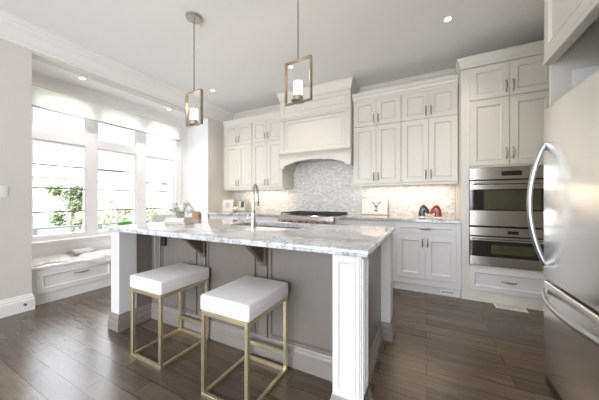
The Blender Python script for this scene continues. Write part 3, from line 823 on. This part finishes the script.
# ------------------------------------------------------------------ stools
def stool(label, loc):
    t = thing('bar_stool', label, 'stool', loc, 0, 'bar stools')
    w, d, r = 0.345, 0.420, 0.0115
    zs = 0.502
    def bar(a, b):
        m = MB()
        lo = [min(p, q) - r for p, q in zip(a, b)]; hi = [max(p, q) + r for p, q in zip(a, b)]
        m.box(lo[0], hi[0], lo[1], hi[1], lo[2], hi[2], 0.0022); return m
    xs = (-w / 2 + r, w / 2 - r); ys = (-d / 2 + r, d / 2 - r)
    for x in xs:
        for y in ys: bar((x, y, 2 * r + r), (x, y, zs - 3 * r)).build('leg', m_gold, t)
    m = MB()
    for (a, b) in (((xs[0], ys[0]), (xs[1], ys[0])), ((xs[0], ys[1]), (xs[1], ys[1]))): m.merge(bar((*a, r), (*b, r)).bm)
    for x in xs: m.merge(bar((x, ys[0] + 2 * r, r), (x, ys[1] - 2 * r, r)).bm)
    m.build('base_frame', m_gold, t)
    m = MB()
    for y in ys: m.merge(bar((xs[0], y, zs - r), (xs[1], y, zs - r)).bm)
    for x in xs: m.merge(bar((x, ys[0] + 2 * r, zs - r), (x, ys[1] - 2 * r, zs - r)).bm)
    m.build('seat_frame', m_gold, t)
    bar((xs[0] + 2 * r, ys[1], 0.125), (xs[1] - 2 * r, ys[1], 0.125)).build('stretcher', m_gold, t)
    # cushion: rounded slab with a soft crown
    m = MB()
    hx, hy = w / 2 + 0.008, d / 2 + 0.004
    m.box(-hx, hx, -hy, hy, zs + 0.001, 0.598, 0.016, 4)
    c = m.build('seat', m_leather, t)
    m = MB(); m.frontrects(-1, 1, -1, 1, [(0, 0), (0.1, 0)]); m.bm.free()
    m = MB()
    for z in (zs + 0.045,):
        L = []
        for o, dz in ((0.0002, -0.0016), (0.0016, 0.0), (0.0002, 0.0016)):
            L.append([(-hx - o, -hy - o + 0.012, z + dz), (-hx - o + 0.012, -hy - o, z + dz), (hx + o - 0.012, -hy - o, z + dz), (hx + o, -hy - o + 0.012, z + dz), (hx + o, hy + o - 0.012, z + dz), (hx + o - 0.012, hy + o, z + dz), (-hx - o + 0.012, hy + o, z + dz), (-hx - o, hy + o - 0.012, z + dz)])
        m.loft(L, caps=(False, False))
    m.build('seam', m_leather, c)
    return t
s1 = stool('white cushioned gold bar stool nearer the window, set before the outlet box', (-1.768, 1.268, 0))
dup(s1, 'white cushioned gold bar stool nearer the camera, beside the white corner post', (-1.004, 1.240, 0))

# ------------------------------------------------------------------ pendants
def pendant(label, loc, dz=0.0):
    t = thing('pendant_lamp', label, 'lamp', (loc[0], loc[1], HC), math.radians(-5), 'pendant lamps over the island')
    m = MB(); m.lathe([(0.0, -0.024), (0.068, -0.024), (0.076, -0.018), (0.078, -0.001), (0.0, -0.001)], n=28); m.build('canopy', m_rod, t)
    zt_, zb_ = 2.245 - HC + dz, 1.910 - HC + dz
    m = MB(); m.tube([(0, 0, -0.022), (0, 0, zt_)], 0.0065, 10); m.build('rod', m_rod, t)
    hw_, dp, th = 0.121, 0.015, 0.011
    m = MB(); m.box(-hw_, hw_, -dp, dp, zt_ - th, zt_, 0.0015); m.box(-hw_, hw_, -dp, dp, zb_, zb_ + th, 0.0015)
    m.box(-hw_, -hw_ + th, -dp, dp, zb_ + th, zt_ - th, 0.0015); m.box(hw_ - th, hw_, -dp, dp, zb_ + th, zt_ - th, 0.0015)
    m.build('frame', m_bronze, t)
    m = MB(); m.lathe([(0.0, 0.0), (0.052, 0.0), (0.052, 0.012), (0.040, 0.014), (0.040, 0.040), (0.0, 0.040)], (0, 0, zb_ + th), 24); m.build('holder', m_bronze, t)
    m = MB(); m.lathe([(0.036, 0.0), (0.036, 0.108), (0.033, 0.108), (0.033, 0.005)], (0, 0, zb_ + th + 0.041), 24, caps=(False, True)); m.build('shade', m_shade, t)
    lamp('pendant_bulb', 'POINT', t, (0, 0, zb_ + 0.225), PEND_W, WARM, shadow_soft_size=0.04)
    return t
pendant('bronze frame pendant with frosted candle shade hanging nearer the window', (-2.035, 1.70), -0.030)
pendant('bronze frame pendant with frosted candle shade hanging before the range hood', (-0.893, 1.72))

# ------------------------------------------------------------------ recessed lights
def can(label, x, y, z, power, col=(1.0, 0.86, 0.68)):
    t = thing('recessed_light', label, 'ceiling light', (x, y, z), 0, 'recessed ceiling lights')
    m = MB(); m.lathe([(0.028, -0.002), (0.040, -0.006), (0.047, -0.004), (0.047, -0.0005), (0.028, -0.0005)], n=24, caps=(False, False)); m.build('trim_ring', m_trim, t)
    m = MB(); m.lathe([(0.0, -0.0035), (0.028, -0.0035), (0.028, -0.0008), (0.0, -0.0008)], n=20, caps=(False, False)); m.build('lens', m_lamp, t)
    lamp('can_spot', 'SPOT', t, (0, 0, -0.012), power, col, spot_size=2.1, spot_blend=0.9, shadow_soft_size=0.04)
can('recessed ceiling light in front of the oven tower', 0.19, 2.87, HC, CAN_W)
can('recessed ceiling light in front of the range hood, seen through a pendant frame', -1.63, 2.93, HC, CAN_W)
can('recessed ceiling light near the corner wall cabinets, right of a pendant', -3.13, 2.98, HC, CAN_W)
can('small recessed light in the alcove soffit toward the open room', -3.90, 1.55, ZS, CAN_W * 1.2, (1.0, 0.95, 0.90))
can('small recessed light in the alcove soffit toward the corner cabinets', -3.92, 2.76, ZS, CAN_W * 1.2, (1.0, 0.95, 0.90))

# under-cabinet strips
def strip(label, x0, x1, z):
    t = thing('cabinet_light_strip', label, 'light', ((x0 + x1) / 2, YB - 0.17, z), 0, 'under cabinet light strips')
    L = (x1 - x0) / 2
    MB().box(-L, L, -0.015, 0.015, -0.010, -0.0005).build('housing', m_trim, t, smooth=False)
    MB().box(-L + 0.01, L - 0.01, -0.011, 0.011, -0.0125, -0.010).build('lens', m_strip, t, smooth=False)
    lamp('strip_light', 'AREA', t, (0, 0, -0.016), UNDER_W * L * 2, (1.0, 0.80, 0.54), shape='RECTANGLE', size=L * 2, size_y=0.02)
strip('slim warm light strip under the wall cabinets left of the hood', -3.35, -2.32, ZU0 - 0.02)
strip('slim warm light strip under the wall cabinets right of the hood', -0.85, 0.25, ZU0)

# ------------------------------------------------------------------ bench
bench = thing('window_bench', 'white built-in window bench with drawers below the wide window', 'bench', (-3.785, AY0 + 0.005, 0), PI / 2)
m_bench = M('bench_white_paint', (0.82, 0.815, 0.81), 0.36, noise=0.01, scale=10)
BL = AY1 - AY0 - 0.012
bd = -3.785 - XW - 0.002
MB().box(0.0, BL, 0.0, bd, 0.0, 0.385).build('carcass', m_bench, bench, smooth=False)
m = MB(); m.box(0.0, BL, -0.022, bd, 0.386, 0.418, 0.006, 2); m.build('seat_board', m_bench, bench)
m = MB(); m.box(0.0, BL, -0.004, 0.0, 0.0, 0.10); m.build('plinth', m_bench, bench, smooth=False)
for a, b in ((0.050, 0.795), (0.805, 1.555), (1.565, 2.315)):
    d = door(bench, a, b, 0.118, 0.365, m_bench, 'drawer', fw=0.045)
    pull(d, (a + b) / 2 + 0.02, 0.275, vertical=False, L=0.13)

# sheepskin throws
def fur(name, label, y0, y1, x0, x1, z, over=0.0, seed=1, amp=0.022, blades=5200):
    rnd = random.Random(seed)
    m = MB(); NX, NY = 22, 40
    from mathutils import noise as mn
    def edge(t): return 0.03 * math.sin(t * 9 + seed) + 0.02 * math.sin(t * 23 + seed * 2)
    def top(u, v):
        e = min(u, 1 - u, v, 1 - v) * 2
        rise = amp * 1.6 * min(1, e * 5) ** 0.6
        xx = x0 + edge(v) + (x1 - x0 - 0.5 * edge(v + 3)) * u
        yy = y0 + edge(u + 1) + (y1 - y0) * v
        h = rise + amp * (mn.noise(Vector((xx * 9, yy * 9, seed))) + 0.5 * mn.noise(Vector((xx * 24, yy * 24, seed)))) * min(1, e * 4)
        return xx, yy, h
    def P_(u, v):
        xx, yy, h = top(u, v)
        lim = -3.752
        if over and xx > lim - 0.02:
            s_ = xx - (lim - 0.02)
            a = min(1.0, s_ / 0.05) * PI / 2
            return Vector((lim - 0.02 + 0.05 * math.sin(a) * 0.8 + h * math.sin(a), yy, z + max(0.004, h * math.cos(a)) - max(0, s_ - 0.03) - 0.0))
        return Vector((min(xx, lim if not over else 9), yy, z + max(0.004, h)))
    L = []
    for i in range(NX + 1): L.append([P_(i / NX, j / NY) for j in range(NY + 1)])
    m.loft(L, closed=False)
    for _ in range(blades):
        u, v = rnd.random(), rnd.random()
        p = P_(u, v); q1 = P_(min(1, u + 0.02), v) - p; q2 = P_(u, min(1, v + 0.02)) - p
        nrm = q1.cross(q2)
        if nrm.length < 1e-9: continue
        nrm.normalize()
        if nrm.z < -0.2: nrm = -nrm
        d = (nrm + Vector((rnd.uniform(-.8, .8), rnd.uniform(-.8, .8), rnd.uniform(-.2, .3)))).normalized()
        ln = rnd.uniform(0.015, 0.032); sd = d.orthogonal().normalized() * 0.0022
        tip = p + d * ln; tip.z -= 0.004
        if p.x < -3.77: tip.z = max(tip.z, z + 0.002)
        vs = [m.bm.verts.new(x) for x in (p - sd, p + sd, tip)]
        m.bm.faces.new(vs)
    return tag(m.build(name, m_fur, None, ang=80), label, 'throw', 'fur throws')
fur('fur_throw', 'white fur throw spread flat on the bench under the books', 1.06, 1.46, -4.20, -3.83, 0.4225, 0, 2, 0.009)
fur('fur_throw', 'fluffy white fur throw hanging over the bench edge by the island', 1.56, 2.35, -3.98, -3.66, 0.4215, 1, 5, 0.021)

# books
def book(name, label, cat_group, loc, rz, L, D, H, cover, title=False):
    t = thing(name, label, 'book', loc, rz, cat_group)
    m = MB()
    m.box(-L / 2, L / 2, -D / 2, D / 2, 0, 0.003); m.box(-L / 2, L / 2, -D / 2, D / 2, H - 0.003, H); m.box(-L / 2, L / 2, -D / 2, -D / 2 + 0.004, 0.003, H - 0.003)
    m.build('cover', cover, t, smooth=False)
    MB().box(-L / 2 + 0.004, L / 2 - 0.004, -D / 2 + 0.0045, D / 2 - 0.004, 0.003, H - 0.003).build('pages', m_paper, t, smooth=False)
    return t
rzb = PI / 2
book('book', 'bottom grey book of the pair stacked on the bench throw', 'books on the bench', (-4.135, 1.640, 0.4187), rzb + 0.03, 0.26, 0.19, 0.034, m_bookg)
book('book', 'top white book of the pair stacked on the bench throw', 'books on the bench', (-4.14, 1.645, 0.4535), rzb - 0.06, 0.20, 0.16, 0.036, m_bookw)

# grass planter on the sill
gp = thing('grass_planter', 'small planter of bright green grass on the window sill', 'plant', (XW + 0.045, 2.225, 0.641))
m = MB(); m.rects([(-0.030, 0.030, -0.080, 0.080, 0), (-0.038, 0.038, -0.09, 0.09, 0.10), (-0.034, 0.034, -0.086, 0.086, 0.10), (-0.032, 0.032, -0.084, 0.084, 0.085)]); m.build('pot', m_pot, gp)
m = MB(); rnd = random.Random(3)
for _ in range(420):
    x, y = rnd.uniform(-0.031, 0.031), rnd.uniform(-0.083, 0.083)
    h = rnd.uniform(0.075, 0.105); dx, dy = rnd.uniform(-.012, .012), rnd.uniform(-.012, .012); w_ = 0.0022; a = rnd.uniform(0, PI)
    c, s_ = math.cos(a) * w_, math.sin(a) * w_
    v = [m.bm.verts.new(p) for p in ((x - c, y - s_, 0.086), (x + c, y + s_, 0.086), (x + c * .6 + dx * .5, y + s_ * .6 + dy * .5, 0.086 + h * .6), (x + dx, y + dy, 0.086 + h), (x - c * .6 + dx * .5, y - s_ * .6 + dy * .5, 0.086 + h * .6))]
    m.bm.faces.new(v)
m.build('grass', m_grass, gp, smooth=False)

# ------------------------------------------------------------------ flowers and books on the island
fx, fy = -2.20, 1.665
zb = CT + 0.0005
for lab, cov, hh, L_, a in (('beige book at the bottom of the stack on the island', m_bookb, 0.022, 0.25, 0.30), ('white book in the middle of the stack on the island', m_bookw, 0.020, 0.24, 0.22), ('pale grey book at the top of the stack under the flowers', M('pale_grey_cover', (0.66, 0.65, 0.64), 0.4), 0.018, 0.22, 0.36)):
    book('book', lab, 'books on the island', (fx, fy, zb), a, L_ * 0.9, 0.16, hh, cov); zb += hh + 0.0005
fl = thing('flower_vase', 'round glass vase of white hydrangeas on the island books', 'flowers', (fx + 0.01, fy, zb))
m = MB(); m.lathe([(0.0, 0.0), (0.026, 0.0), (0.040, 0.018), (0.044, 0.036), (0.036, 0.056), (0.032, 0.062), (0.034, 0.068), (0.031, 0.066), (0.029, 0.060), (0.034, 0.05), (0.040, 0.036), (0.036, 0.018), (0.024, 0.005), (0.0, 0.005)], n=24, caps=(False, False)); m.build('vase', m_silver, fl)
rnd = random.Random(11)
for (bx, by, bz, br_) in ((-0.080, -0.02, 0.085, 0.044), (-0.025, -0.05, 0.105, 0.044), (0.045, -0.015, 0.102, 0.042), (0.088, 0.03, 0.082, 0.036), (0.01, 0.06, 0.112, 0.042), (-0.06, 0.05, 0.095, 0.038)):
    m = MB()
    m.sphere((bx, by, bz), br_ * 0.78, 10, 7)
    for _ in range(130):
        d = Vector((rnd.gauss(0, 1), rnd.gauss(0, 1), rnd.gauss(0, 1))).normalized()
        c = Vector((bx, by, bz)) + d * br_ * rnd.uniform(0.80, 1.12)
        a = d.orthogonal().normalized(); b = d.cross(a)
        ro = rnd.uniform(0, PI)
        for k in range(4):
            an = ro + k * PI / 2
            q = a * math.cos(an) + b * math.sin(an); w2 = a * -math.sin(an) + b * math.cos(an)
            pts = [c, c + q * 0.007 + w2 * 0.005 + d * 0.002, c + q * 0.013 + d * 0.001, c + q * 0.007 - w2 * 0.005 + d * 0.002]
            m.bm.faces.new([m.bm.verts.new(p) for p in pts])
    m.build('bloom', m_petal, fl, ang=60)
m = MB()
for _ in range(22):
    an = rnd.uniform(0, 2 * PI); r0 = rnd.uniform(0.01, 0.05); L_ = rnd.uniform(0.05, 0.085)
    p = Vector((math.cos(an) * r0, math.sin(an) * r0, rnd.uniform(0.055, 0.085)))
    d = Vector((math.cos(an), math.sin(an), rnd.uniform(-0.1, 0.6))).normalized(); s_ = d.cross(Vector((0, 0, 1))).normalized()
    w_ = L_ * 0.28
    pts = [p, p + d * L_ * .4 + s_ * w_ + Vector((0, 0, .006)), p + d * L_, p + d * L_ * .4 - s_ * w_ + Vector((0, 0, .006))]
    m.bm.faces.new([m.bm.verts.new(q) for q in pts])
for (bx, by, bz) in ((-0.085, -0.02, 0.06), (-0.03, -0.05, 0.08), (0.045, -0.015, 0.08), (0.095, 0.03, 0.06)):
    m.tube([(bx * .1, by * .1, 0.02), (bx * .4, by * .4, 0.06), (bx, by, bz)], 0.0025, 6)
m.build('leaves', m_leaf, fl, smooth=False)

# ------------------------------------------------------------------ framed pictures, ornaments
def picture(name, label, loc, w, h, tilt, rz, frame_mat, fwid=0.014):
    t = thing(name, label, 'picture', loc, rz, 'pictures leaning on the backsplash')
    t.rotation_euler = (tilt, 0, rz)
    m = MB(); m.frontrects(-w / 2, w / 2, 0, h, [(0, 0.012), (0, -0.006), (0.002, -0.008), (fwid - 0.002, -0.008), (fwid, -0.004), (fwid, 0.0)], caps=(True, True)); m.build('frame', frame_mat, t, ang=15)
    MB().box(-w / 2 + fwid, w / 2 - fwid, -0.0022, -0.0005, fwid, h - fwid).build('print', m_mat, t, smooth=False)
    return t
deer = picture('framed_print', 'pale framed print of an antlered deer head leaning on the backsplash', (-0.735, 4.015, CT + 0.003), 0.415, 0.275, math.radians(-9), 0, m_pframe)
m = MB()
def ink(pts, r): m.tube([(x, -0.0035, z) for x, z in pts], r, 6)
cxp, czp = 0.03, 0.115
def pol(pts):
    m.loft([[(cxp + x, -0.0042, czp + z) for x, z in pts], [(cxp + x, -0.0024, czp + z) for x, z in pts]])
pol([(-0.013, 0.03), (0.013, 0.03), (0.016, 0.015), (0.009, -0.012), (0.007, -0.03), (-0.007, -0.03), (-0.009, -0.012), (-0.016, 0.015)])
pol([(-0.015, 0.022), (-0.040, 0.034), (-0.034, 0.020), (-0.016, 0.012)]); pol([(0.015, 0.022), (0.040, 0.034), (0.034, 0.020), (0.016, 0.012)])
pol([(-0.020, -0.036), (0.020, -0.036), (0.026, -0.062), (-0.026, -0.062)])
for s_ in (-1, 1):
    def A(pts, r=0.0042): ink([(cxp + s_ * x, czp + z) for x, z in pts], r)
    A([(0.008, 0.03), (0.022, 0.05), (0.045, 0.06), (0.064, 0.078), (0.070, 0.10)], 0.0055)
    A([(0.024, 0.052), (0.026, 0.078), (0.022, 0.095)]); A([(0.045, 0.06), (0.050, 0.080), (0.046, 0.10)]); A([(0.062, 0.075), (0.082, 0.082)])
m.build('deer_drawing', m_ink, deer)
pa = picture('picture_frame', 'white picture frame in the corner on the left counter', (-3.515, 3.72, CT + 0.003), 0.225, 0.240, math.radians(-9), math.radians(12), m_mat, 0.03)
m = MB(); m.box(-0.045, 0.045, -0.0035, -0.002, 0.075, 0.185); m.build('inner_print', M('pale_photo', (0.60, 0.57, 0.54), 0.6, noise=0.12, scale=20), pa, smooth=False)
pb = picture('picture_frame', 'pale frame with dark photo behind the silver ball', (-3.275, 3.86, CT + 0.003), 0.205, 0.235, math.radians(-9), math.radians(6), m_pframe, 0.03)
m = MB(); m.box(-0.02, 0.05, -0.0035, -0.002, 0.085, 0.205); m.build('inner_print', M('dark_photo', (0.10, 0.10, 0.11), 0.5, noise=0.4, scale=25), pb, smooth=False)
so = thing('silver_ball', 'silver ball ornament standing between the two small frames', 'ornament', (-3.215, 3.62, CT))
m = MB(); m.lathe([(0.0, 0.0), (0.03, 0.0), (0.03, 0.006), (0.014, 0.012), (0.0, 0.012)], n=18, caps=(False, False)); m.build('foot', m_nickel, so)
m = MB(); m.sphere((0, 0, 0.066), 0.056, 20, 14); m.build('ball', m_silver, so)

# horse head bookends
def horse(label, loc, mat, flip):
    t = thing('horse_bookend', label, 'bookend', loc, 0, 'horse head bookends')
    s_ = -1 if flip else 1
    out = [(-0.056, 0.0), (0.018, 0.0), (0.012, 0.030), (0.013, 0.056), (0.024, 0.066), (0.040, 0.050), (0.052, 0.038), (0.066, 0.040), (0.070, 0.055), (0.062, 0.085), (0.046, 0.118), (0.026, 0.140), (0.002, 0.152), (-0.022, 0.146), (-0.044, 0.126), (-0.058, 0.095), (-0.064, 0.055), (-0.061, 0.025)]
    cx_, cz_ = -0.008, 0.075
    loops = []
    for d, k in ((-0.030, 0.55), (-0.027, 0.80), (-0.018, 0.95), (-0.006, 1.0), (0.006, 1.0), (0.018, 0.95), (0.027, 0.80), (0.030, 0.55)):
        loops.append([(s_ * (cx_ + (x - cx_) * k), d, max(0.0, cz_ + (z - cz_) * k) if z > 0.001 else 0.0) for x, z in out])
    m = MB(); m.loft(loops); m.build('head', mat, t, ang=50)
    m = MB()
    for k in range(9):
        a = k / 8
        x = -0.004 - 0.056 * math.sin(a * PI / 2); z = 0.020 + 0.128 * math.cos(a * PI / 2)
        m.sphere((s_ * x, 0, z), 0.013, 8, 6, (0.8, 1.1, 1.2))
    m.build('mane', mat, t)
    for y in (-0.012, 0.012):
        m = MB(); m.tube([(s_ * 0.012, y, 0.138), (s_ * 0.012, y * 1.2, 0.150), (s_ * 0.010, y * 1.2, 0.163)], [0.007, 0.006, 0.001], 8); m.build('ear', mat, t)
    for y in (-0.0255, 0.0255):
        m = MB(); m.sphere((s_ * 0.034, y, 0.105), 0.0045, 8, 6); m.build('eye', m_black, t)
    m = MB(); m.box(-0.064 if s_ > 0 else -0.036, 0.036 if s_ > 0 else 0.064, -0.034, 0.034, -0.008, 0.0, 0.001); m.build('plinth', m_nickel, t)
horse('dark brown glazed horse head bookend facing the red one', (-0.030, 3.84, CT + 0.0085), m_hdark, False)
horse('red glazed horse head bookend facing the dark brown one', (0.115, 3.84, CT + 0.0085), m_hred, True)

# outlets, switch, vents
def plate(name, label, loc, rz, cat='outlet'):
    t = thing(name, label, cat, loc, rz)
    MB().box(-0.036, 0.036, -0.006, 0.0, -0.058, 0.058, 0.002).build('cover_plate', m_plate, t)
    return t
o1 = plate('wall_outlet', 'white outlet plate on the backsplash right of the deer print', (-0.385, YB - 0.0125, 1.17), 0)
for z in (-0.022, 0.022): MB().box(-0.014, 0.014, -0.0078, -0.006, z - 0.014, z + 0.014, 0.001).build('socket_face', m_trim, o1)
o2 = plate('light_switch', 'white light switch plate on the wall left of the window', (XL + 0.0005, 0.835, 1.235), PI / 2, 'switch')
MB().box(-0.016, 0.016, -0.010, -0.006, -0.033, 0.033, 0.001).build('rocker', m_trim, o2)
fv = thing('floor_vent', 'white slotted floor vent before the oven tower', 'vent', (0.795, 3.365, 0.0), 0)
m = MB(); m.box(-0.135, 0.135, -0.055, 0.055, 0.0, 0.006, 0.002); m.build('plate', m_plate, fv)
m = MB()
for r_ in (-1, 1):
    for k in range(11): m.box(-0.11 + k * 0.0205, -0.11 + k * 0.0205 + 0.009, r_ * 0.022 - 0.016, r_ * 0.022 + 0.016, 0.0058, 0.0068)
m.build('slots', m_gap, fv, smooth=False)
tv_ = thing('toe_kick_vent', 'dark scrollwork vent in the toe kick under the white base cabinet', 'vent', (0.225, YBF + 0.0245, 0.020))
MB().box(-0.075, 0.075, -0.004, 0.0, 0.0, 0.055, 0.001).build('plate', m_trim, tv_)
m = MB()
for k in range(7): m.tube([(-0.062 + k * 0.018, -0.005, 0.018), (-0.054 + k * 0.018, -0.005, 0.040), (-0.046 + k * 0.018, -0.005, 0.018)], 0.003, 6)
m.build('scrollwork', m_black, tv_)
ds = thing('door_stop', 'small metal door stop on the baseboard left of the bench', 'door stop', (XL + 0.0205, 0.985, 0.075), PI / 2)
m = MB(); m.tube([(0, 0, 0), (0, -0.004, 0)], 0.012, 12); m.build('flange', m_nickel, ds)
m = MB(); m.tube([(0, -0.004, 0), (0, -0.03, 0)], [0.007, 0.008], 10); m.build('bumper', m_iron, ds)

# ------------------------------------------------------------------ dining chairs half seen beyond the island
def chair(label, loc, rz, matb, hb):
    t = thing('dining_chair', label, 'chair', loc, rz, 'dining chairs')
    for x in (-0.19, 0.19):
        MB().box(x - 0.018, x + 0.018, -0.21, -0.174, 0, 0.44, 0.003).build('leg', m_wood, t)
        m = MB(); m.tube([(x, 0.20, 0.0), (x, 0.195, 0.44), (x, 0.23, hb - 0.06)], 0.018, 10); m.build('leg', m_wood, t)
    MB().box(-0.215, 0.215, -0.215, 0.215, 0.44, 0.50, 0.02, 3).build('seat', m_linen, t)
    m = MB(); L = []
    for z, d in ((0.53, 0.20), (0.65, 0.212), (0.78, 0.224), (hb - 0.03, 0.232), (hb, 0.236)):
        wz = 0.215 if z < hb - 0.01 else 0.18
        L.append([(-wz, d - 0.03, z), (-0.10, d - 0.012, z), (0.10, d - 0.012, z), (wz, d - 0.03, z), (wz, d + 0.012, z), (0.10, d + 0.030, z), (-0.10, d + 0.030, z), (-wz, d + 0.012, z)])
    m.loft(L); m.build('backrest', matb, t, ang=40)
chair('pale linen dining chair seen over the island left of the flowers', (-3.30, 2.34, 0), math.radians(60), m_linen, 0.93)
chair('wooden backed dining chair seen over the island right of the flowers', (-3.20, 3.00, 0), math.radians(153), m_wood, 0.97)

# ------------------------------------------------------------------ outdoors
m = MB(); m.box(-60, XW - TH - 0.02, -40, 60, -0.85, -0.75); g = struct('ground_lawn', m, m_lawn)
rail = thing('deck_railing', 'grey metal railing outside the window', 'railing', (-7.4, 3.0, -0.75))
m = MB(); m.box(-0.02, 0.02, -4.5, 6, 1.26, 1.30); m.build('top_rail', m_rail, rail, smooth=False)
m = MB(); m.box(-0.015, 0.015, -4.5, 6, 0.75, 0.78); m.build('middle_rail', m_rail, rail, smooth=False)
for y in (-4.0, -2.9, -1.7, -0.88, 0.3, 1.5, 2.7, 3.9, 5.1): MB().box(-0.04, 0.04, y - 0.04, y + 0.04, 0.0, 1.30).build('post', m_rail, rail, smooth=False)
def tree(label, loc, h, r, n, seed, dens=1.0):
    t = thing('garden_tree', label, 'tree', loc, 0, 'trees outside the window')
    rnd = random.Random(seed); m = MB()
    m.tube([(0, 0, 0), (0.03, 0.02, h * 0.45), (0, 0.04, h * 0.8), (0.02, 0, h * 0.97)], [0.09, 0.07, 0.035, 0.012], 8)
    tips = []
    for k in range(14):
        a = rnd.uniform(0, 2 * PI); z0 = h * rnd.uniform(0.3, 0.8)
        q = Vector((math.cos(a) * r * rnd.uniform(.5, .9), math.sin(a) * r * rnd.uniform(.5, .9), z0 + h * rnd.uniform(0.08, 0.2)))
        m.tube([(0.02, 0.02, z0), (q.x * .5, q.y * .5, z0 + 0.1), q], [0.03, 0.02, 0.008], 6); tips.append(q)
    m.build('trunk', m_bark, t)
    m = MB()
    for _ in range(n):
        c = rnd.choice(tips) + Vector((rnd.gauss(0, .2), rnd.gauss(0, .2), rnd.gauss(0, .2))) * r
        d = Vector((rnd.gauss(0, 1), rnd.gauss(0, 1), rnd.gauss(0, 1))).normalized(); a = d.orthogonal().normalized(); b = d.cross(a)
        s_ = rnd.uniform(0.035, 0.07)
        m.bm.faces.new([m.bm.verts.new(p) for p in (c - a * s_, c + b * s_ * .55, c + a * s_, c - b * s_ * .55)])
    m.build('foliage', m_tree, t, smooth=False)
tree('bushy round green tree outside the first window bay', (-11.9, 4.40, -0.75), 2.5, 0.48, 4200, 3)
tree('sparse young tree outside the middle window bay', (-9.4, 4.66, -0.75), 2.0, 0.46, 620, 7)
tree('low leafy tree outside the window bay nearest the flowers', (-10.5, 6.85, -0.75), 1.65, 0.8, 1300, 9)
def house(label, loc, rz, w, d, h):
    t = thing('house', label, 'house', loc, rz, 'distant houses')
    MB().box(-w / 2, w / 2, -d / 2, d / 2, 0, h).build('walls', m_house, t, smooth=False)
    m = MB(); m.loft([[(-w / 2 - .4, -d / 2 - .4, h), (w / 2 + .4, -d / 2 - .4, h), (w / 2 + .4, d / 2 + .4, h), (-w / 2 - .4, d / 2 + .4, h)], [(-w / 4, -0.2, h + 2.0), (w / 4, -.2, h + 2.0), (w / 4, .2, h + 2.0), (-w / 4, .2, h + 2.0)]]); m.build('roof', m_roof, t, smooth=False)
    for x in (-w * .3, 0, w * .3):
        for z in (1.0, 3.4):
            if z + 1.2 < h: MB().box(x - .55, x + .55, -d / 2 - .05, -d / 2 + .02, z, z + 1.3).build('window', m_roof, t, smooth=False)
house('pale house far beyond the first window bay', (-44, 14, -0.75), PI / 2, 11, 9, 4.6)
house('pale house far beyond the middle window bay', (-44, 27, -0.75), PI / 2, 11, 9, 4.8)
house('pale house far beyond the window bay nearest the flowers', (-42, 41, -0.75), PI / 2, 11, 9, 4.6)
